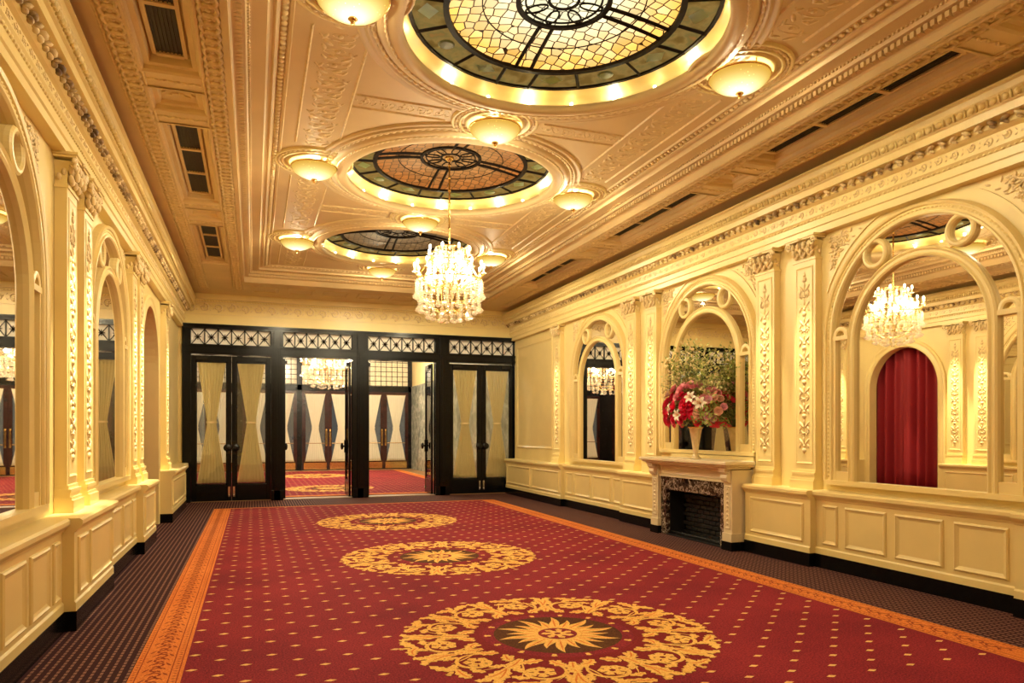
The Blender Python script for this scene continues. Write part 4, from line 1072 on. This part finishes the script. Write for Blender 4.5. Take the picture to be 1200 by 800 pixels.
# ================================================================== vase and flowers
def flowers():
    vx, vy, vz = XR-.33, 8.43, 1.132
    v = thing('flower_vase', 'slender gilt vase on the mantelshelf holding the bouquet', 'vase', (vx, vy, vz))
    b = MB(); b.lathe([(0, 0), (.075, 0), (.08, .012), (.05, .03), (.032, .06), (.036, .10), (.048, .18), (.062, .28), (.085, .40), (.10, .43), (.097, .435), (.08, .40), (.055, .28), (.04, .15), (0, .12)], n=24); b.build('vase_body', 'vase', v, True)
    b = MB(); b.lathe([(.098, .425), (.106, .43), (.106, .44), (.098, .44)], n=24); b.build('rim', 'brass', v, True)
    neck = Vector((vx, vy, vz+.40)); rnd = random.Random(11)
    def petal_rose(m, name, label, cat='flower'):
        r = thing(name, label, cat)
        b = MB(); b.smooth = True
        for layer, (rad, n, tilt, h) in enumerate(((.016, 3, .15, .05), (.028, 4, .35, .05), (.042, 5, .65, .046), (.054, 6, 1.0, .040))):
            for k in range(n):
                a = 2*PI*k/n+layer*.6; rows = []
                for j in range(4):
                    t = j/3; rr = rad*(.45+.55*math.sin(t*PI/2))+(.012*t*t*tilt); z = h*t*(1-.25*tilt*t); hw = (PI/n)*1.2*(1-.35*(2*t-1)**2 if t > .2 else .6)
                    rows.append([(rr*math.cos(a+hw*q), rr*math.sin(a+hw*q), z) for q in (-1, -.5, 0, .5, 1)])
                b.rings(rows, False)
        b.ell((0, 0, .02), (.018, .018, .03)); b.build('petals', m, r, True)
        s = MB(); s.lathe([(.0, -.02), (.018, -.008), (.024, .006)], n=8); s.tube([(0, 0, -.01), (0, 0, -.10)], .004, 5); s.build('stem', 'stem', r)
        return r
    def lily(m, name, label):
        r = thing(name, label, 'flower'); b = MB(); b.smooth = True
        for k in range(6):
            a = 2*PI*k/6; rows = []
            for j in range(6):
                t = j/5; rr = .012+.085*t; z = .055*math.sin(t*2.3)*(1-.2*t); w = .024*math.sin(PI*min(1, t*.88+.12))**.8
                rows.append([(rr*math.cos(a)-q*w*math.sin(a), rr*math.sin(a)+q*w*math.cos(a), z-abs(q)*-.006) for q in (-1, 0, 1)])
            b.rings(rows, False)
        b.build('petals', m, r, True)
        s = MB()
        for k in range(5): a = 2*PI*k/5; s.tube([(0, 0, .01), (.02*math.cos(a), .02*math.sin(a), .06)], .0025, 4); s.ell((.02*math.cos(a), .02*math.sin(a), .063), (.008, .004, .004), a, 5, 3, 'xy')
        s.build('stamens', 'stamen', r)
        s = MB(); s.tube([(0, 0, .012), (0, 0, -.09)], .005, 5); s.build('stem', 'stem', r); return r
    def aim(o, p):
        o.location = p; d = (Vector(p)-Vector((vx+.12, vy, vz+.62))); d.x -= .12; o.rotation_euler = d.to_track_quat('Z', 'Y').to_euler()
    # dome-shaped cluster in front of the greenery: camera sees the -x side, +y is left in the picture
    def spots(n, c, rad, seed, mind):
        q = random.Random(seed); out = []; tries = 0
        while len(out) < n and tries < 6000:
            tries += 1
            a = q.uniform(0, 2*PI); zz = q.uniform(-.75, 1); rr = math.sqrt(max(0, 1-zz*zz))
            p = Vector((c[0]+rad[0]*rr*math.cos(a), c[1]+rad[1]*rr*math.sin(a), c[2]+rad[2]*zz))
            if p.x > vx+.10: continue
            if all((p-o_).length > mind for o_ in out+allp): out.append(p)
        allp.extend(out); return out
    allp = []
    def place(proto, pts, sz):
        for i, p in enumerate(pts):
            o = proto if i == 0 else dup(proto); aim(o, p); s = sz*rnd.uniform(.9, 1.12); o.scale = (s, s, s)
    g = 'flowers of the mantelpiece bouquet'
    lsp = [Vector((vx-.29, vy-.04, vz+.60)), Vector((vx-.27, vy+.18, vz+.68)), Vector((vx-.2, vy-.40, vz+.74)), Vector((vx-.22, vy+.32, vz+.88)), Vector((vx-.23, vy-.24, vz+.82))]
    allp += lsp
    lw_ = lily('lily', 'white_lily', 'white star-shaped lily in the mantelpiece bouquet'); lw_['group'] = 'white lilies in the bouquet'
    place(lw_, lsp, .95)
    rr_ = petal_rose('rose_red', 'red_rose', 'red rose in the mantelpiece bouquet'); rr_['group'] = 'red roses in the bouquet'
    place(rr_, spots(36, (vx-.05, vy+.16, vz+.66), (.23, .40, .22), 2, .078), 1.25)
    rp = petal_rose('rose_pink', 'pink_rose', 'pink rose in the mantelpiece bouquet'); rp['group'] = 'pink roses in the bouquet'
    place(rp, spots(16, (vx-.03, vy+.04, vz+.86), (.24, .44, .15), 3, .085), 1.15)
    ro = petal_rose('rose_peach', 'peach_rose', 'pale peach rose on the right of the mantelpiece bouquet'); ro['group'] = 'peach roses in the bouquet'
    place(ro, spots(6, (vx, vy-.33, vz+.70), (.22, .16, .16), 4, .075), .9)
    ml = petal_rose('lilac', 'mauve_rose', 'mauve rose on the right of the mantelpiece bouquet'); ml['group'] = 'mauve roses in the bouquet'
    place(ml, spots(4, (vx, vy-.36, vz+.68), (.2, .16, .2), 5, .075), .85)
    # leafy branches
    def branch(seed, m, L, label, group, bl=6):
        q = random.Random(seed); r = thing('leafy_branch', label, 'branch', neck, 0, group)
        s = MB(); l = MB(); bm = MB(); l.smooth = True
        bend = q.uniform(-.1, .1); P_ = lambda t: Vector((bend*t*t, .05*math.sin(2*t), L*t))
        s.tube([P_(t/6) for t in range(7)], [.006*(1-.6*t/6) for t in range(7)], 5)
        for sub in range(5):
            t0 = .42+.11*sub; a = q.uniform(0, 2*PI); e = Vector((math.cos(a)*.16, math.sin(a)*.16, .10))
            s.tube([P_(t0), P_(t0)+e*.5+Vector((0, 0, .01)), P_(t0)+e], .003, 4)
        def leaf(p, d, ln):
            d = d.normalized(); sd = d.cross(Vector((q.uniform(-1, 1), q.uniform(-1, 1), 1))).normalized()*ln*.36; n_ = d.cross(sd).normalized()*ln*.10
            l.add([p, p+d*ln*.35+sd+n_, p+d*ln, p+d*ln*.35-sd+n_, p+d*ln*.5], [(0, 1, 4), (1, 2, 4), (2, 3, 4), (3, 0, 4)])
        for k in range(95):
            t = q.uniform(.38, 1); a = q.uniform(0, 2*PI); off = Vector((math.cos(a), math.sin(a), q.uniform(-.1, .9)))
            leaf(P_(t)+off*q.uniform(0, .13), off+Vector((0, 0, .2)), q.uniform(.030, .058))
        for k in range(bl):
            t = q.uniform(.45, 1); a = q.uniform(0, 2*PI); p = P_(t)+Vector((math.cos(a), math.sin(a), .5))*.11
            for c_ in range(4): bm.ell((p.x+q.uniform(-.012, .012), p.y+q.uniform(-.012, .012), p.z+q.uniform(-.012, .012)), (.014, .010, .010), q.uniform(0, 3), 5, 3)
        s.build('stem', 'stem', r); l.build('leaves', m, r, True)
        if bl: bm.build('blossoms', 'blossom', r, True)
        return r
    kinds = [('leaf', 'dark green leafy branch rising from the vase on the mantel', 'dark green branches of the bouquet'), ('leafpale', 'pale green blossoming branch rising from the vase on the mantel', 'pale green branches of the bouquet')]
    for i in range(26):
        m, lab, grp = kinds[i % 2]
        u = (i % 13)/12*2-1; dy = u*.78+rnd.uniform(-.06, .06); dx = rnd.uniform(-.26, .12)
        top = Vector((dx, dy*.85, (1.22-.55*dy*dy)-(.22 if i >= 13 else 0)))
        L = top.length-.05
        o = branch(20+i, m, L, lab, grp, 9 if m == 'leafpale' else 4)
        o.rotation_euler = top.to_track_quat('Z', 'Y').to_euler()
    for i in range(8):   # low drooping greenery
        u = i/7*2-1; d = Vector((rnd.uniform(-.25, .0), u*.62, .22+rnd.uniform(-.05, .16)))
        o = branch(60+i, 'leaf', d.length, 'short dark green sprig low in the mantelpiece bouquet', 'short sprigs of the bouquet', 2); o.rotation_euler = d.to_track_quat('Z', 'Y').to_euler()
flowers()

# ------------------------------------------------------------------ spots without fixtures, added under the side soffits for the glow on the pilasters
for (side, y) in (('R', 6.62), ('R', 7.30), ('R', 10.02), ('R', 10.66), ('R', 13.78), ('L', 6.80), ('L', 7.42), ('L', 10.14), ('L', 10.72), ('L', 13.75)):
    x = XR-.62 if side == 'R' else XL+.62; tx = XR-.05 if side == 'R' else XL+.05
    spot('pilaster_added_spot', (x, y, ZS-.03), (tx, y, 1.75), P_SPOT*(2.6 if side == 'L' else 1), .30, .9, .02)
spot('curtain_added_spot', (XL+.95, 12.03, ZS-.03), (XL-.3, 12.03, .9), P_SPOT*.9, .20, 1, .02)  # added spot with no fixture, brightens the lower middle of the curtain
